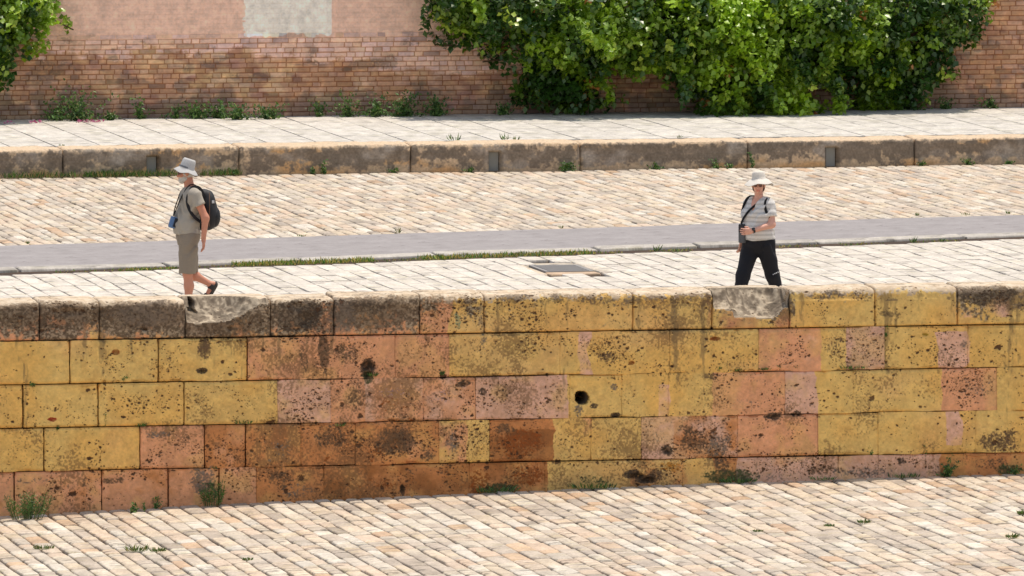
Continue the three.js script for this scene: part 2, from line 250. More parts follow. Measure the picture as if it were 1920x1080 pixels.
// lichen, soot and water stains: px, py, half width px, half height px, density, colour
const DK = [78, 60, 42], BK = [50, 40, 30], GN = [52, 56, 30], GY = [92, 82, 72], RU = [112, 58, 18], TU = [60, 104, 98], PU = [136, 112, 118];
const stains = [
  [90, 590, 130, 34, 1.15, DK], [265, 590, 95, 34, 1.2, DK], [268, 588, 85, 34, 0.9, GY], [430, 610, 90, 26, 1.1, DK], [560, 590, 55, 40, 1.15, BK], [590, 600, 40, 34, 1.0, BK], [700, 585, 90, 38, 1.25, DK], [640, 590, 35, 45, 1.05, GY], [700, 570, 60, 20, 0.8, BK], [810, 562, 30, 22, 0.8, DK], [860, 566, 50, 18, 0.8, DK],
  [905, 590, 10, 50, 0.8, GY], [940, 570, 30, 28, 0.5, DK], [965, 556, 40, 12, 1.0, BK], [1045, 556, 14, 16, 1.0, BK], [1100, 556, 70, 12, 0.7, DK], [1180, 560, 12, 20, 0.85, GY], [1230, 566, 60, 20, 0.8, DK], [1300, 560, 50, 20, 0.9, DK], [1260, 592, 60, 18, 0.5, GY], [1320, 575, 22, 30, 0.8, DK],
  [1355, 560, 22, 26, 0.9, DK], [1440, 560, 40, 26, 1.3, BK], [1470, 575, 25, 30, 1.15, DK], [1540, 552, 60, 12, 0.75, DK], [1562, 548, 18, 10, 1.1, BK], [1615, 555, 30, 14, 0.7, DK], [1665, 588, 26, 7, 0.95, BK], [1685, 600, 12, 12, 0.75, BK], [1850, 552, 60, 22, 1.2, BK], [1900, 560, 50, 30, 1.0, DK],
  [608, 660, 12, 42, 1.1, DK], [650, 660, 28, 34, 0.85, DK], [570, 670, 10, 40, 0.8, DK], [540, 690, 40, 30, 0.55, DK], [690, 690, 15, 17, 1.5, BK], [690, 706, 12, 14, 1.2, GN], [384, 655, 18, 26, 0.95, DK], [380, 696, 12, 6, 1.4, BK], [317, 670, 8, 40, 0.55, DK], [908, 640, 10, 26, 0.7, GY], [795, 640, 14, 18, 0.6, DK], [1140, 670, 22, 16, 0.85, DK], [1115, 640, 18, 20, 0.5, RU],
  [1570, 650, 22, 26, 0.75, DK], [1630, 650, 34, 36, 0.5, DK], [1808, 645, 8, 10, 0.85, GY], [670, 745, 22, 40, 0.75, DK], [640, 790, 16, 16, 0.6, DK], [740, 738, 60, 16, 0.6, PU], [830, 740, 50, 16, 0.55, PU], [870, 720, 14, 8, 1.0, BK], [905, 735, 12, 8, 0.9, BK], [720, 760, 60, 25, 0.6, RU], [760, 790, 70, 10, 0.6, RU], [940, 730, 30, 18, 0.5, DK], [1085, 770, 10, 14, 0.75, GY], [1150, 725, 8, 8, 1.0, GY], [1155, 778, 10, 5, 1.2, BK], [1112, 760, 10, 6, 1.0, BK],
  [1400, 760, 60, 22, 0.5, GY], [1330, 706, 24, 10, 0.75, DK], [1450, 780, 20, 8, 1.1, BK], [1380, 740, 40, 30, 0.35, RU], [1830, 720, 40, 30, 0.6, GY], [1840, 700, 30, 14, 0.6, RU], [1490, 775, 12, 8, 1.0, BK],
  [520, 840, 40, 34, 0.55, GY], [620, 820, 36, 28, 0.8, DK], [610, 850, 40, 22, 0.5, RU], [740, 830, 50, 30, 0.95, DK], [800, 850, 20, 22, 0.75, DK], [700, 850, 30, 20, 0.6, RU], [850, 830, 20, 26, 0.75, GY], [975, 830, 54, 34, 0.95, RU], [950, 805, 28, 14, 0.8, DK], [990, 850, 40, 20, 0.6, DK], [1250, 845, 14, 12, 1.1, BK], [1300, 830, 40, 34, 0.8, DK], [1350, 835, 30, 40, 0.85, GY], [1285, 805, 20, 10, 0.9, DK], [1235, 820, 20, 26, 0.55, GY], [1340, 810, 30, 20, 0.5, RU], [1870, 830, 50, 24, 0.85, DK], [1890, 812, 30, 10, 0.7, DK], [300, 815, 40, 8, 0.7, GY], [345, 818, 14, 20, 0.65, DK],
  [380, 900, 30, 40, 0.85, GY], [400, 920, 20, 20, 0.8, GN], [210, 902, 24, 8, 0.95, DK], [160, 905, 12, 12, 0.7, DK], [60, 900, 40, 8, 0.7, GY], [130, 910, 16, 30, 0.45, GY], [530, 900, 36, 26, 0.75, DK], [560, 920, 40, 20, 0.7, GY], [755, 918, 5, 12, 1.4, BK], [800, 885, 60, 10, 0.6, DK], [700, 905, 90, 16, 0.6, RU], [900, 905, 30, 30, 0.8, RU], [990, 890, 40, 25, 0.85, RU], [940, 915, 40, 10, 1.0, GN], [1185, 888, 18, 9, 1.5, BK], [1210, 898, 24, 9, 1.3, BK], [1235, 890, 22, 14, 0.9, DK], [1255, 875, 26, 12, 0.8, [150, 92, 20]], [1115, 900, 40, 14, 0.75, GN], [1370, 893, 60, 16, 1.0, GN], [1355, 870, 20, 22, 0.8, DK], [1450, 893, 60, 10, 0.6, GY], [1510, 870, 24, 16, 0.6, DK], [1540, 882, 60, 12, 0.7, DK], [1620, 885, 80, 12, 0.7, GY], [1690, 865, 10, 8, 0.9, BK], [1860, 868, 40, 18, 0.75, DK], [1890, 880, 30, 12, 1.0, GN], [40, 940, 60, 30, 0.4, GY],
  [858, 600, 7, 20, 0.85, TU], [200, 622, 12, 6, 0.7, GY], [270, 617, 8, 3, 1.5, BK], [217, 660, 7, 5, 1.8, RU], [97, 787, 8, 4, 1.8, [120, 30, 12]], [1340, 634, 9, 4, 1.6, RU], [1735, 628, 7, 3, 1.3, [130, 110, 30]], [1184, 680, 8, 4, 1.2, RU], [1395, 590, 0, 0, 0, DK],
].filter(s => s[4] > 0).map(([px, py, a, b, d, k]) => { const q = onZ(px, py); return { x: q.x, y: q.y, a: a / 155, b: b / 155, d, k }; });
const pitZones = [[360, 660, 70, 40, 0.9], [260, 670, 50, 40, 0.6], [220, 680, 60, 30, 0.4], [540, 670, 70, 45, 0.7], [640, 660, 60, 40, 1.0], [790, 650, 50, 45, 0.5], [570, 755, 50, 40, 0.9], [690, 750, 70, 40, 0.9], [850, 750, 50, 40, 0.45], [960, 750, 70, 40, 0.95], [1000, 590, 90, 40, 0.55], [880, 570, 40, 30, 0.8], [830, 575, 36, 40, 0.7], [1100, 570, 60, 30, 0.6], [1130, 660, 60, 40, 0.75], [1000, 670, 60, 40, 0.55], [1300, 680, 90, 30, 0.35], [1300, 590, 40, 30, 0.6], [1480, 650, 50, 45, 0.8], [1580, 650, 50, 40, 0.9], [1630, 650, 34, 40, 1.1], [1700, 650, 50, 40, 0.5], [1780, 650, 40, 40, 0.35], [1820, 730, 40, 40, 0.7], [1580, 570, 80, 30, 0.55], [1870, 570, 70, 30, 0.8], [200, 850, 80, 40, 0.6], [320, 850, 60, 40, 0.8], [430, 840, 50, 40, 0.6], [620, 840, 50, 40, 1.1], [740, 835, 80, 40, 1.1], [860, 835, 50, 40, 0.8], [960, 820, 50, 40, 0.7], [1060, 840, 50, 30, 0.5], [1300, 830, 90, 40, 0.75], [1450, 825, 70, 45, 0.7], [1860, 820, 60, 40, 0.6], [110, 770, 70, 40, 0.35], [270, 760, 70, 40, 0.5], [430, 760, 70, 40, 0.5], [1400, 740, 70, 40, 0.4], [1500, 740, 40, 40, 0.35], [540, 905, 60, 30, 1.0], [250, 905, 60, 30, 0.5], [120, 920, 60, 30, 0.6], [450, 905, 40, 30, 0.6], [780, 900, 120, 30, 0.5], [950, 890, 60, 30, 0.8], [1230, 885, 60, 25, 0.9], [1530, 870, 120, 20, 0.8], [1700, 865, 90, 20, 0.6], [90, 590, 100, 30, 0.9], [560, 590, 60, 40, 1.2]]
  .map(([px, py, a, b, d]) => { const q = onZ(px, py); return { x: q.x, y: q.y, a: a / 155, b: b / 155, d }; });
const WU0 = -7.7, WUW = 15.4, WV0 = -2.35, WVH = 4.1;
const speck = (x, y, cell, dens, s) => {                    // ragged little holes, one or none per cell
  let best = 0; const ci = Math.floor(x / cell), cj = Math.floor(y / cell);
  for (let i = ci - 1; i <= ci + 1; i++) for (let j = cj - 1; j <= cj + 1; j++) {
    if (h2(i, j, s) > dens) continue;
    const ox = (i + h2(i, j, s + 1)) * cell, oy = (j + h2(i, j, s + 2)) * cell, r = cell * (0.1 + 0.36 * h2(i, j, s + 3) ** 2), el = 0.6 + 0.9 * h2(i, j, s + 4);
    const d = Math.hypot((x - ox) / el, (y - oy) * 1.2 + 0.4 * (x - ox) * (h2(i, j, s + 5) - 0.5)) / r * (0.55 + 0.9 * vn(x * 75, y * 75, s)); if (d < 1) best = Math.max(best, 1 - d);
  }
  return best;
};
const lay = (list, x, y) => { let v = 0; for (const q of list) { const dx = (x - q.x) / q.a, dy = (y - q.y) / q.b; if (dx * dx + dy * dy < 2.2) v += q.d * Math.exp(-1.2 * (dx * dx + dy * dy)); } return v; };
function wallSkin(u, v) {
  const x = WU0 + u * WUW, s = WV0 + v * WVH;
  const n1 = fbm(x * 2.2, s * 2.2, 4, 1), n2 = fbm(x * 14, s * 14, 3, 2), n3 = fbm(x * 46, s * 46, 2, 4), gr = h2((x * 160) | 0, (s * 160) | 0, 8);
  const wxn = x + 0.05 * (fbm(x * 7, s * 7, 3, 11) - 0.5), wsn = s + 0.04 * (fbm(x * 7, s * 7, 3, 12) - 0.5), pxn = x + 0.16 * (fbm(x * 3.1, s * 3.1, 5, 13) - 0.5);
  let ci = 0; while (ci < 4 && s < JY[ci + 1]) ci++;
  const f = (wsn - JY[ci + 1]) / (JY[ci] - JY[ci + 1]);
  let c = mix3(Yc, [226, 180, 98], sst(0.35, 0.7, n1));
  c = mix3(c, [228, 178, 120], 0.35 * sst(0.55, 0.8, fbm(x * 1.1 + 20, s * 1.6, 3, 6)));
  for (const p of patches) if (p.c === ci && (p.sa ? x : pxn) > p.a && (p.sb ? x : pxn) < p.b && f > p.f0 && f < p.f1) {
    const e = p.m >= 1 ? 1 : sst(-0.1, 0.1, p.m - (0.25 + 0.5 * fbm(x * 5 + p.a * 9, s * 5, 4, 17)) * 1.0 - 0.12 + 0.3 * (p.m > 0.8 ? 1 : 0));
    c = mix3(c, p.k, e * (0.62 + 0.38 * sst(0.3, 0.55, fbm(x * 4 + p.a, s * 4, 4, 19))));
  }
  // old ground-in dirt: brown blotches with a grain of their own, thickest in the middle of the wall
  const zone = 0.30 + 0.22 * Math.exp(-(((x + 1.6) / 2.6) ** 2)) + (ci > 2 ? 0.06 : 0) + 0.1 * Math.exp(-(((x - 2.4) / 0.8) ** 2));
  const gA = fbm(x * 2.4 + 50, s * 3, 5, 141), gB = fbm(x * 26, s * 26, 3, 142), gr1 = sst(0, 0.22, zone + 0.7 * (gA - 0.5) + 0.9 * (gB - 0.5) - 0.34);
  c = mix3(c, [160, 112, 64], 0.15 * gr1);
  const gC = sst(0, 0.2, zone * 0.9 + 1.1 * (fbm(x * 2.1 + 9, s * 2.6, 4, 145) - 0.5) + 0.9 * (fbm(x * 55, s * 50, 3, 146) - 0.5) - 0.53); c = mix3(c, [98, 72, 44], 0.45 * gC);
  // rain streaks below the coping: narrow runs with ragged edges
  const run = sst(0.0, 0.14, fbm(x * 9 + 0.4 * n2, s * 0.5, 3, 148) - 0.62 - 0.25 * (fbm(x * 40, s * 12, 2, 149) - 0.5) - 0.12 * (TOP - s)); c = mix3(c, [112, 92, 62], 0.5 * run);
  if (ci === 0 && s < TOP + 0.02) {                          // the coping's crust
    const pxx = 960 + x * 154, cov = pxx < 500 ? 0.98 : pxx < 640 ? 0.8 : pxx < 790 ? 0.95 : pxx < 900 ? 0.5 : pxx < 1340 ? 0.36 : pxx < 1490 ? 0.7 : pxx < 1640 ? 0.32 : pxx < 1795 ? 0.12 : 0.62;
    const cr = sst(0, 0.14, cov * (0.62 + 0.95 * (s - 0.12)) - 0.55 * fbm(x * 4, s * 6, 4, 151) - 0.42 * fbm(x * 30, s * 30, 3, 152) + 0.08), tone = mix3([94, 80, 62], [164, 146, 120], sst(0.4, 0.64, fbm(x * 48, s * 48, 3, 153)));
    c = mix3(c, tone, 0.9 * cr);
  }
  let bump = 0.62 + 0.22 * (n2 - 0.5) + 0.14 * (n3 - 0.5);
  let k = 1 + 0.13 * (n1 - 0.5) + 0.16 * (n2 - 0.5) + 0.1 * (n3 - 0.5) + 0.04 * (gr - 0.5);
  c = [c[0] * k, c[1] * k, c[2] * k];
  if (s > TOP - 0.16) {                                      // bare stone on the coping top
    const q = mix3([212, 194, 168], [186, 165, 137], sst(0.35, 0.65, n2)), z = sst(TOP - 0.08, TOP - 0.04, s + 0.16 * (n2 - 0.5) + 0.1 * (n3 - 0.5));
    c = mix3(c, [q[0] * k, q[1] * k, q[2] * k], z);
    const dk = sst(0.56, 0.7, fbm(x * 6, s * 12, 4, 44)); c = mix3(c, [96, 82, 66], 0.6 * dk * sst(0.4, 0.6, n3));
  }
  if (s > 1.12) {                                            // broken stone inside the two notches
    const g2 = fbm(x * 22, s * 22, 4, 47), q = mix3([118, 104, 86], [180, 164, 140], sst(0.3, 0.68, g2)); c = mix3([q[0] * k, q[1] * k, q[2] * k], [84, 72, 58], 0.5 * sst(0.52, 0.64, fbm(x * 9 + 3, s * 13, 4, 48)));
    bump += 0.5 * (g2 - 0.5);
  }
  // stains keep their own grain: a noise threshold, not a fade
  for (const q of stains) {
    const dx = (wxn - q.x) / q.a, dy = (wsn - q.y) / q.b, d2 = dx * dx + dy * dy; if (d2 > 2.4) continue;
    const cov = q.d * Math.exp(-0.9 * d2 * d2), th = 0.42 * fbm(x * 12 + q.x, s * 12, 4, 23) + 0.58 * fbm(x * 58, s * 58, 2, 29);
    const a = sst(0.0, 0.22, cov * 0.74 - th * 0.98 + 0.05);
    if (a > 0) { c = mix3(c, [q.k[0] * (0.7 + 0.8 * n3), q.k[1] * (0.7 + 0.8 * n3), q.k[2] * (0.7 + 0.8 * n3)], a * (0.5 + 0.4 * sst(0.35, 0.6, n3)) * (ci ? 1 : 0.6)); if (q.k === BK || q.k === DK) bump -= 0.1 * a; }
  }
  const pd = lay(pitZones, x, s) * (0.5 + n1) + 0.1;
  const pcl = sst(0.38, 0.62, fbm(x * 4 + 70, s * 5, 3, 99)) * 1.5 * pd, p1 = speck(wxn, wsn, 0.045, Math.min(0.7, pcl * 0.55), 101), p2 = speck(wxn, wsn, 0.022, Math.min(0.8, pcl * 0.75), 131), p3 = speck(wxn, wsn, 0.1, Math.min(0.12, pd * 0.07), 161);
  const pit = 1.12 * Math.max(sst(0.05, 0.4, p1), sst(0.05, 0.5, p2) * 0.8, sst(0.05, 0.3, p3));
  c = mix3(c, [74, 48, 26], pit * (0.5 + 0.5 * n1)); bump -= 0.5 * pit;
  return [c, bump];
}
const wallW = 2048, wallH = 608, bumpArr = new Uint8Array(wallW * wallH * 4);
let bi = 0;
const wallMap = tex(wallW, wallH, (u, v) => { const [c, b] = wallSkin(u, v), q = clamp(b) * 255; bumpArr[bi] = bumpArr[bi + 1] = bumpArr[bi + 2] = q; bumpArr[bi + 3] = 255; bi += 4; return c; }, true, false);
const wallBump = new THREE.DataTexture(bumpArr, wallW, wallH); wallBump.magFilter = THREE.LinearFilter; wallBump.minFilter = THREE.LinearFilter; wallBump.needsUpdate = true;
const wallMat = std({ map: wallMap, bumpMap: wallBump, bumpScale: 0.03, roughness: 0.92 });
const quayWall = grp('quay_wall', 'long stone quay wall with patchy yellow and salmon paint and dark pitted stains', 'wall');
const uvW = { u0: WU0, uw: WUW, v0: WV0, vh: WVH };
const rough = (x, s) => 0.016 * (fbm(x * 5, s * 5, 3, 51) - 0.5) + 0.02 * (fbm(x * 1.3, s * 1.3, 2, 52) - 0.5);
const drain = onZ(1091, 746), cavity = onZ(690, 688), cavity2 = onZ(1195, 893), cavity3 = onZ(755, 918), crack = onZ(755, 918);
const holes = [[drain.x, drain.y, 0.078, 0.078, 0.75], [cavity.x, cavity.y + 0.02, 0.085, 0.07, 0.09], [cavity.x - 0.01, cavity.y - 0.09, 0.06, 0.05, 0.06], [cavity2.x, cavity2.y, 0.13, 0.045, 0.07], [cavity2.x + 0.14, cavity2.y - 0.05, 0.12, 0.04, 0.06], [cavity3.x, cavity3.y, 0.03, 0.07, 0.05],
  ...[[380, 696, 0.05, 0.025, 0.05], [97, 787, 0.05, 0.022, 0.02], [217, 660, 0.04, 0.03, 0.02], [1340, 634, 0.05, 0.025, 0.03], [1184, 680, 0.05, 0.03, 0.03], [270, 617, 0.05, 0.02, 0.04], [1735, 628, 0.04, 0.02, 0.03], [1450, 782, 0.09, 0.03, 0.05], [1250, 845, 0.05, 0.035, 0.04], [870, 722, 0.06, 0.03, 0.035], [1155, 779, 0.06, 0.025, 0.04], [432, 616, 0.05, 0.03, 0.04], [575, 600, 0.12, 0.1, 0.04], [560, 575, 0.1, 0.06, 0.04], [130, 585, 0.2, 0.06, 0.035], [650, 655, 0.1, 0.1, 0.02], [740, 835, 0.12, 0.1, 0.018]].map(([px, py, a, b, d]) => { const q = onZ(px, py); return [q.x, q.y, a, b, d]; })];
const holeCarve = p => {
  let [x, y, z] = p;
  for (const [hx, hy, a, b, d] of holes) {
    const w = 1 + 0.25 * (fbm(x * 20, y * 20, 2, 81) - 0.5) * (d > 0.2 ? 0 : 3);
    const q = Math.hypot((x - hx) / a, (y - hy) / b) * w; if (q < 1 && z > -0.06) z -= d * (d > 0.2 ? sst(1, 0.93, q) : sst(1, 0.35, q));
  }
  return [x, y, z];
};
for (let ci = 1; ci < 5; ci++) {
  const js = [[wx(-210), 0.02], [wx(-75), 0.02], ...joints[ci].map(j => [wx(Math.abs(j)), j < 0 ? 0.002 : (j < 480 ? 0.014 : rr(0.002, 0.006))]), [wx(1985), 0.01], [wx(2140), 0.01]];
  for (let k = 0; k < js.length - 1; k++) {
    const [xa, ga] = js[k], [xb, gb] = js[k + 1], y1 = JY[ci] - 0.001, y0 = JY[ci + 1] + 0.001;
    const has = holes.some(h => h[0] > xa - 0.15 && h[0] < xb + 0.15 && h[1] < y1 + 0.1 && h[1] > y0 - 0.1);
    const cell = has ? 0.016 : 0.035, off = rr(-0.006, 0.006);
    const disp = (x, s) => {
      const ed = Math.min(y1 - s, s - y0), hz = sst(0.4, 0.62, 0.17 * sst(-2.2, -3.2, x) - 0.05 + fbm(x * 1.7, ci * 7.3 + (y1 - s < s - y0 ? 3 : 0) - (y1 - s < s - y0 ? 7.3 : 0), 3, 61));
      return rough(x, s) + off - (ed < 0.016 * (0.4 + 1.2 * fbm(x * 11, ci, 2, 62)) ? 0.026 * hz : 0) - (ed < 0.03 ? 0.006 * fbm(x * 20, s * 20, 2, 65) : 0);
    };
    part('stone_block', sweep(xa + ga / 2, xb - gb / 2, blockProf(y0, y1, 0.3, 0.004, Math.min(cell, 0.022)), cell, disp, { ...uvW, round: Math.max(0.004, Math.min(ga, gb)), carve: has ? holeCarve : null }), wallMat, quayWall);
  }
}
// coping course with two broken notches
const notch = [[wx(349), wx(452), 0.15, 0.42], [wx(1338), wx(1474), 0.1, 0.4]];
const trih = onZ(367, 574);
const copRound = 0.095;
function copCarve(p, x0, s) {
  let [x, y, z] = p; if (s < 0.02 || s > 1.0) return holeCarve(p);
  const rag = fbm(x * 7, s * 7, 4, 91) - 0.5;
  for (let k = 0; k < 2; k++) {
    const [xa, xb, yl, dz] = notch[k], t = (x - xa) / (xb - xa);
    if (x < xa + 0.03 * rag || t > (k ? 1.0 + 0.1 * rag : 1.5)) continue;
    const floorY = k ? yl + 0.05 * (fbm(x * 9, 3, 2, 95) - 0.5) + 0.12 * sst(0.82, 1, t) + 0.11 * sst(0.3, 0.24, t) : yl + 0.2 * sst(0.5, 1.5, t) + 0.06 * (fbm(x * 8, 7, 3, 96) - 0.5);
    const zm = dz * (k ? 1 - 0.3 * sst(0.8, 1, t) - 0.25 * sst(0.3, 0.24, t) : 1 - 0.75 * sst(0.6, 1.5, t)), sEnd = TOP - copRound + copRound * 1.5708 + zm - copRound;
    const q = (s - floorY) / (sEnd - floorY); if (q <= 0 || q >= 1) continue;
    const w = Math.sin(Math.PI * q);
    z = -zm * Math.pow(q, 0.75) + 0.05 * w * rag; y = floorY + (TOP - floorY) * Math.pow(q, 1.7) + 0.07 * w * (fbm(x * 11, s * 11, 3, 98) - 0.5);
    if (!k && Math.abs(x - trih.x) < 0.034 * clamp((trih.y + 0.09 - y) / 0.17) + 0.004 && Math.abs(y - trih.y) < 0.1) z -= 0.16;
    return [x, y, z, 1.12 + 0.6 * s];
  }
  return holeCarve([x, y, z]);
}
{
  const js = [wx(-210), wx(-75), ...joints[0].map(wx), wx(1985), wx(2140)];
  for (let k = 0; k < js.length - 1; k++) {
    const xa = js[k], xb = js[k + 1], worn = [1, 3, 5].includes(k - 1) || xa > 0.3 && xa < 3 ? 1 : 0.45, off = rr(-0.012, 0.012), lift = rr(-0.012, 0.012);
    const disp = (x, s, y, z) => rough(x, s) + (s < 0.3 ? off : lift) + worn * 0.055 * (fbm(x * 4.5, s * 6, 4, 57) - 0.62) * sst(0.12, 0.42, s) * sst(0.8, 0.5, s) - (s < JY[1] + 0.02 ? 0.01 : 0);
    part('coping_stone', sweep(xa + 0.005, xb - 0.005, copingProf(JY[1] + 0.004, TOP, 0.62, copRound, 0.022, -0.05), 0.022, disp, { ...uvW, round: 0.018, carve: copCarve }), wallMat, quayWall);
  }
}
{ // the core leaves a square shaft behind the drain hole
  const B = (xa, xb, ya, yb) => new THREE.BoxGeometry(xb - xa, yb - ya, 0.5).translate((xa + xb) / 2, (ya + yb) / 2, -0.37), a = drain.x - 0.1, b = drain.x + 0.1, c = drain.y - 0.1, d = drain.y + 0.1;
  part('wall_core', mergeGeometries([B(-40, a, -3.7, -0.1), B(b, 40, -3.7, -0.1), B(a, b, -3.7, c), B(a, b, d, -0.1)]), std({ map: soilMap, color: 0xc09a66 }), quayWall);
}
for (const s of [-1, 1]) part('wall_run', new THREE.BoxGeometry(30, 3.4, 0.6).translate(s < 0 ? wx(-212) - 15 : wx(2142) + 15, -1.27, -0.31), std({ map: stoneMap, color: 0xb88a4c }), quayWall);
part('quay_fill', new THREE.BoxGeometry(80, 2.4, 36).translate(0, -1.28, -19.0), std({ color: 0x6a5a48 }), quayWall);
{ // drain pipe mouth
  const pipe = new THREE.CylinderGeometry(0.073, 0.073, 0.66, 28, 1, true).rotateX(Math.PI / 2).translate(drain.x, drain.y, -0.36);
  const disc = new THREE.CircleGeometry(0.073, 28).translate(drain.x, drain.y, -0.688);
  part('drain_pipe', mergeGeometries([pipe, disc]), std({ color: 0x7c6c58, side: THREE.DoubleSide, roughness: 0.9 }), quayWall);
}

// ---------------------------------------------------------------- stone step between quay and pavement
const KU0 = -4, KUW = 24;
const kerbMap = tex(2048, 256, (u, v) => {
  const x = KU0 + u * KUW, s = v * 1.4, n1 = fbm(x * 1.6, s * 3, 3, 301), n2 = fbm(x * 12, s * 12, 4, 302), n3 = fbm(x * 50, s * 40, 2, 303);
  let c = mix3([184, 160, 130], [164, 144, 118], sst(0.35, 0.65, n1));
  c = mix3(c, [184, 146, 102], sst(0.5, 0.75, fbm(x * 1.3 + 5, s * 4, 3, 306)));
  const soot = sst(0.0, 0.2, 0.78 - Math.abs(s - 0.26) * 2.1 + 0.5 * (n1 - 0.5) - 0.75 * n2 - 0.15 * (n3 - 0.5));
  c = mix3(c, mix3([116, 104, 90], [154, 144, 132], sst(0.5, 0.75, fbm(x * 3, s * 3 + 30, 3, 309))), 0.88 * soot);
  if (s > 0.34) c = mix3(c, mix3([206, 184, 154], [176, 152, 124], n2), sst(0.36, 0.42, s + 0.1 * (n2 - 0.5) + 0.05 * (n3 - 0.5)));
  const k = 0.82 + 0.36 * n2 * 0.6 + 0.3 * (n3 - 0.5) + 0.12; return [c[0] * k, c[1] * k, c[2] * k];
});
const kerbMat = std({ map: kerbMap, bumpMap: stoneBump, bumpScale: 0.012 });
const step = grp('stone_step', 'high step of long weathered brown kerb stones along the back pavement', 'kerb');
const kerbX = px => onZ(px, 300, STEPZ).x;
const kj = [-540, -215, 118, 448, 770, 1088, 1402, 1715, 2030, 2340].map(kerbX);
const slots = [286, 928, 1560].map(kerbX);
for (let k = 0; k < kj.length - 1; k++) {
  const off = rr(-0.012, 0.012);
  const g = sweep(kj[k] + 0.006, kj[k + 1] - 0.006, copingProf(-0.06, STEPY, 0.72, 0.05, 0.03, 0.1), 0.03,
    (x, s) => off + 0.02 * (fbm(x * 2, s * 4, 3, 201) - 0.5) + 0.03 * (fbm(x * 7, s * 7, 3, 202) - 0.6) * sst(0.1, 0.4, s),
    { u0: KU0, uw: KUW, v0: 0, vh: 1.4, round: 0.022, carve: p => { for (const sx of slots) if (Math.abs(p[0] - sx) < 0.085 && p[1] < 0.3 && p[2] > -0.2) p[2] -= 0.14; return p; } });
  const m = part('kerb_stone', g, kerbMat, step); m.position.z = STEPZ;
}
for (const sx of slots) part('drain_slot', new THREE.BoxGeometry(0.14, 0.28, 0.02).translate(sx, 0.14, STEPZ - 0.12), std({ color: 0x94958f, roughness: 0.8 }), step);

// ---------------------------------------------------------------- edging along the cycle lane
const edging = grp('lane_edging', 'low line of worn grey granite edging stones along the near side of the cycle lane', 'kerb');
{
  let x = -14; const gm = std({ vertexColors: true, map: stoneMap, bumpMap: stoneBump, bumpScale: 0.012 });
  while (x < 22) {
    const l = rr(1.1, 2.4), v0 = rr(172, 190), t = lin([v0 + 5, v0, v0 - 8]);
    const hy = () => 0.022;
    // sheared stone laid along the lane's own direction
    const g = sett(x + 0.012, x + l - 0.012, 0.02, 0.5, hy, t, { th: 0.08, lift: 0.008, tilt: 0.01, bev: 0.02 });
    const q = g.attributes.position; for (let i = 0; i < q.count; i++) q.setZ(i, q.getZ(i) + laneFront(q.getX(i)));
    g.computeVertexNormals(); part('edging_stone', g, gm, edging);
    x += l;
  }
  part('gravel_joint', sheet(-26, 40, 60, x => [laneFront(x) + 0.002, laneFront(x) + 0.75, edgeFront(x) + 0.02], (x, z) => -0.02 + 0.014 * fbm(x * 5, z * 5, 2, 77), 0.8), soilMat, edging);
}

// ---------------------------------------------------------------- back pavement of long slabs
const pave = grp('pavement', 'pale stone slab pavement in front of the brick wall', 'pavement', null, 'structure');
part('sand_bed', sheet(-26, 44, 20, () => [BRICKZ - 0.6, STEPZ - 0.7], () => STEPY - 0.02, 0.7), soilMat, pave);
field(pave, 'slab', -4.2, 19, 0.64, () => BRICKZ + 0.02, () => STEPZ - 0.735, [1.2, 1.9], (x, z) => STEPY + 0.004 * (fbm(x, z, 2, 9) - 0.5), () => { const v = rr(202, 213); return lin([v + 3, v - 1, v - 9]); }, { gap: 0.016, drop: 0.005, bev: 0.008, jit: 0.004, cut: 0.01, tilt: 0.003, lift: 0.002, mat: slabMat });

// ---------------------------------------------------------------- brick wall
const BU0 = -3.4, BUW = 21, BV0 = 0.3, BVH = 2.7;
const bAt = (px, py) => onZ(px, py, BRICKZ);
const white0 = bAt(458, 40).x, white1 = bAt(622, 40).x, whiteY = bAt(540, 62).y;
const brickMap = tex(2048, 384, (u, v) => {
  const x = BU0 + u * BUW, y = BV0 + v * BVH, n1 = fbm(x * 1.5, y * 2, 4, 401), n2 = fbm(x * 9, y * 9, 4, 402), n3 = fbm(x * 40, y * 40, 2, 403);
  let raw = mix3([212, 164, 128], [222, 182, 140], sst(0.35, 0.65, n1)); raw = mix3(raw, [186, 138, 112], sst(0.5, 0.7, fbm(x * 3, y * 5, 3, 407)));
  let pnt = mix3([250, 208, 183], [243, 197, 170], n2);
  if (x > white0 + 0.08 * (n2 - 0.5) * (y < whiteY + 0.25 ? 3 : 1) && x < white1 && y > whiteY + 0.3 * (fbm(x * 6, y * 6, 3, 411) - 0.62)) pnt = mix3([255, 245, 228], [250, 236, 218], n2);
  const lim = mixn(1.42, 1.1, sst(3, 7, x)) + 0.5 * (n1 - 0.5);                              // where the paint has come off
  const on = x > 12.6 ? 0 : sst(-0.06, 0.06, y - lim - 0.3 * (fbm(x * 4, y * 9, 4, 405) - 0.5) - 0.16 * (n3 - 0.5));
  let c = mix3(raw, pnt, on);
  const half = sst(0.5, 0.62, fbm(x * 3.2, y * 6, 4, 409) + 0.2 * (0.35 - Math.abs(y - 1.2))); c = mix3(c, mix3([206, 158, 128], [190, 140, 100], n2), (1 - on) * half * 0.75);
  const soot = sst(0.56, 0.66, fbm(x * 2.6 + 31, y * 5, 5, 421)) * sst(0.5, 0.3, Math.abs(y - 1.32)); c = mix3(c, [120, 104, 94], 0.5 * soot * sst(0.3, 0.6, n3 * 0.6 + n2 * 0.5));
  const damp = sst(0.42, 0.6, fbm(x * 4, y * 4, 5, 431) + 0.9 * (0.72 - y)); c = mix3(c, [140, 120, 104], 0.6 * damp);
  const k = 0.86 + 0.28 * n2 + 0.12 * (n3 - 0.5); return [c[0] * k, c[1] * k, c[2] * k];
});
const brickMat = std({ map: brickMap, vertexColors: true, bumpMap: stoneBump, bumpScale: 0.003 });
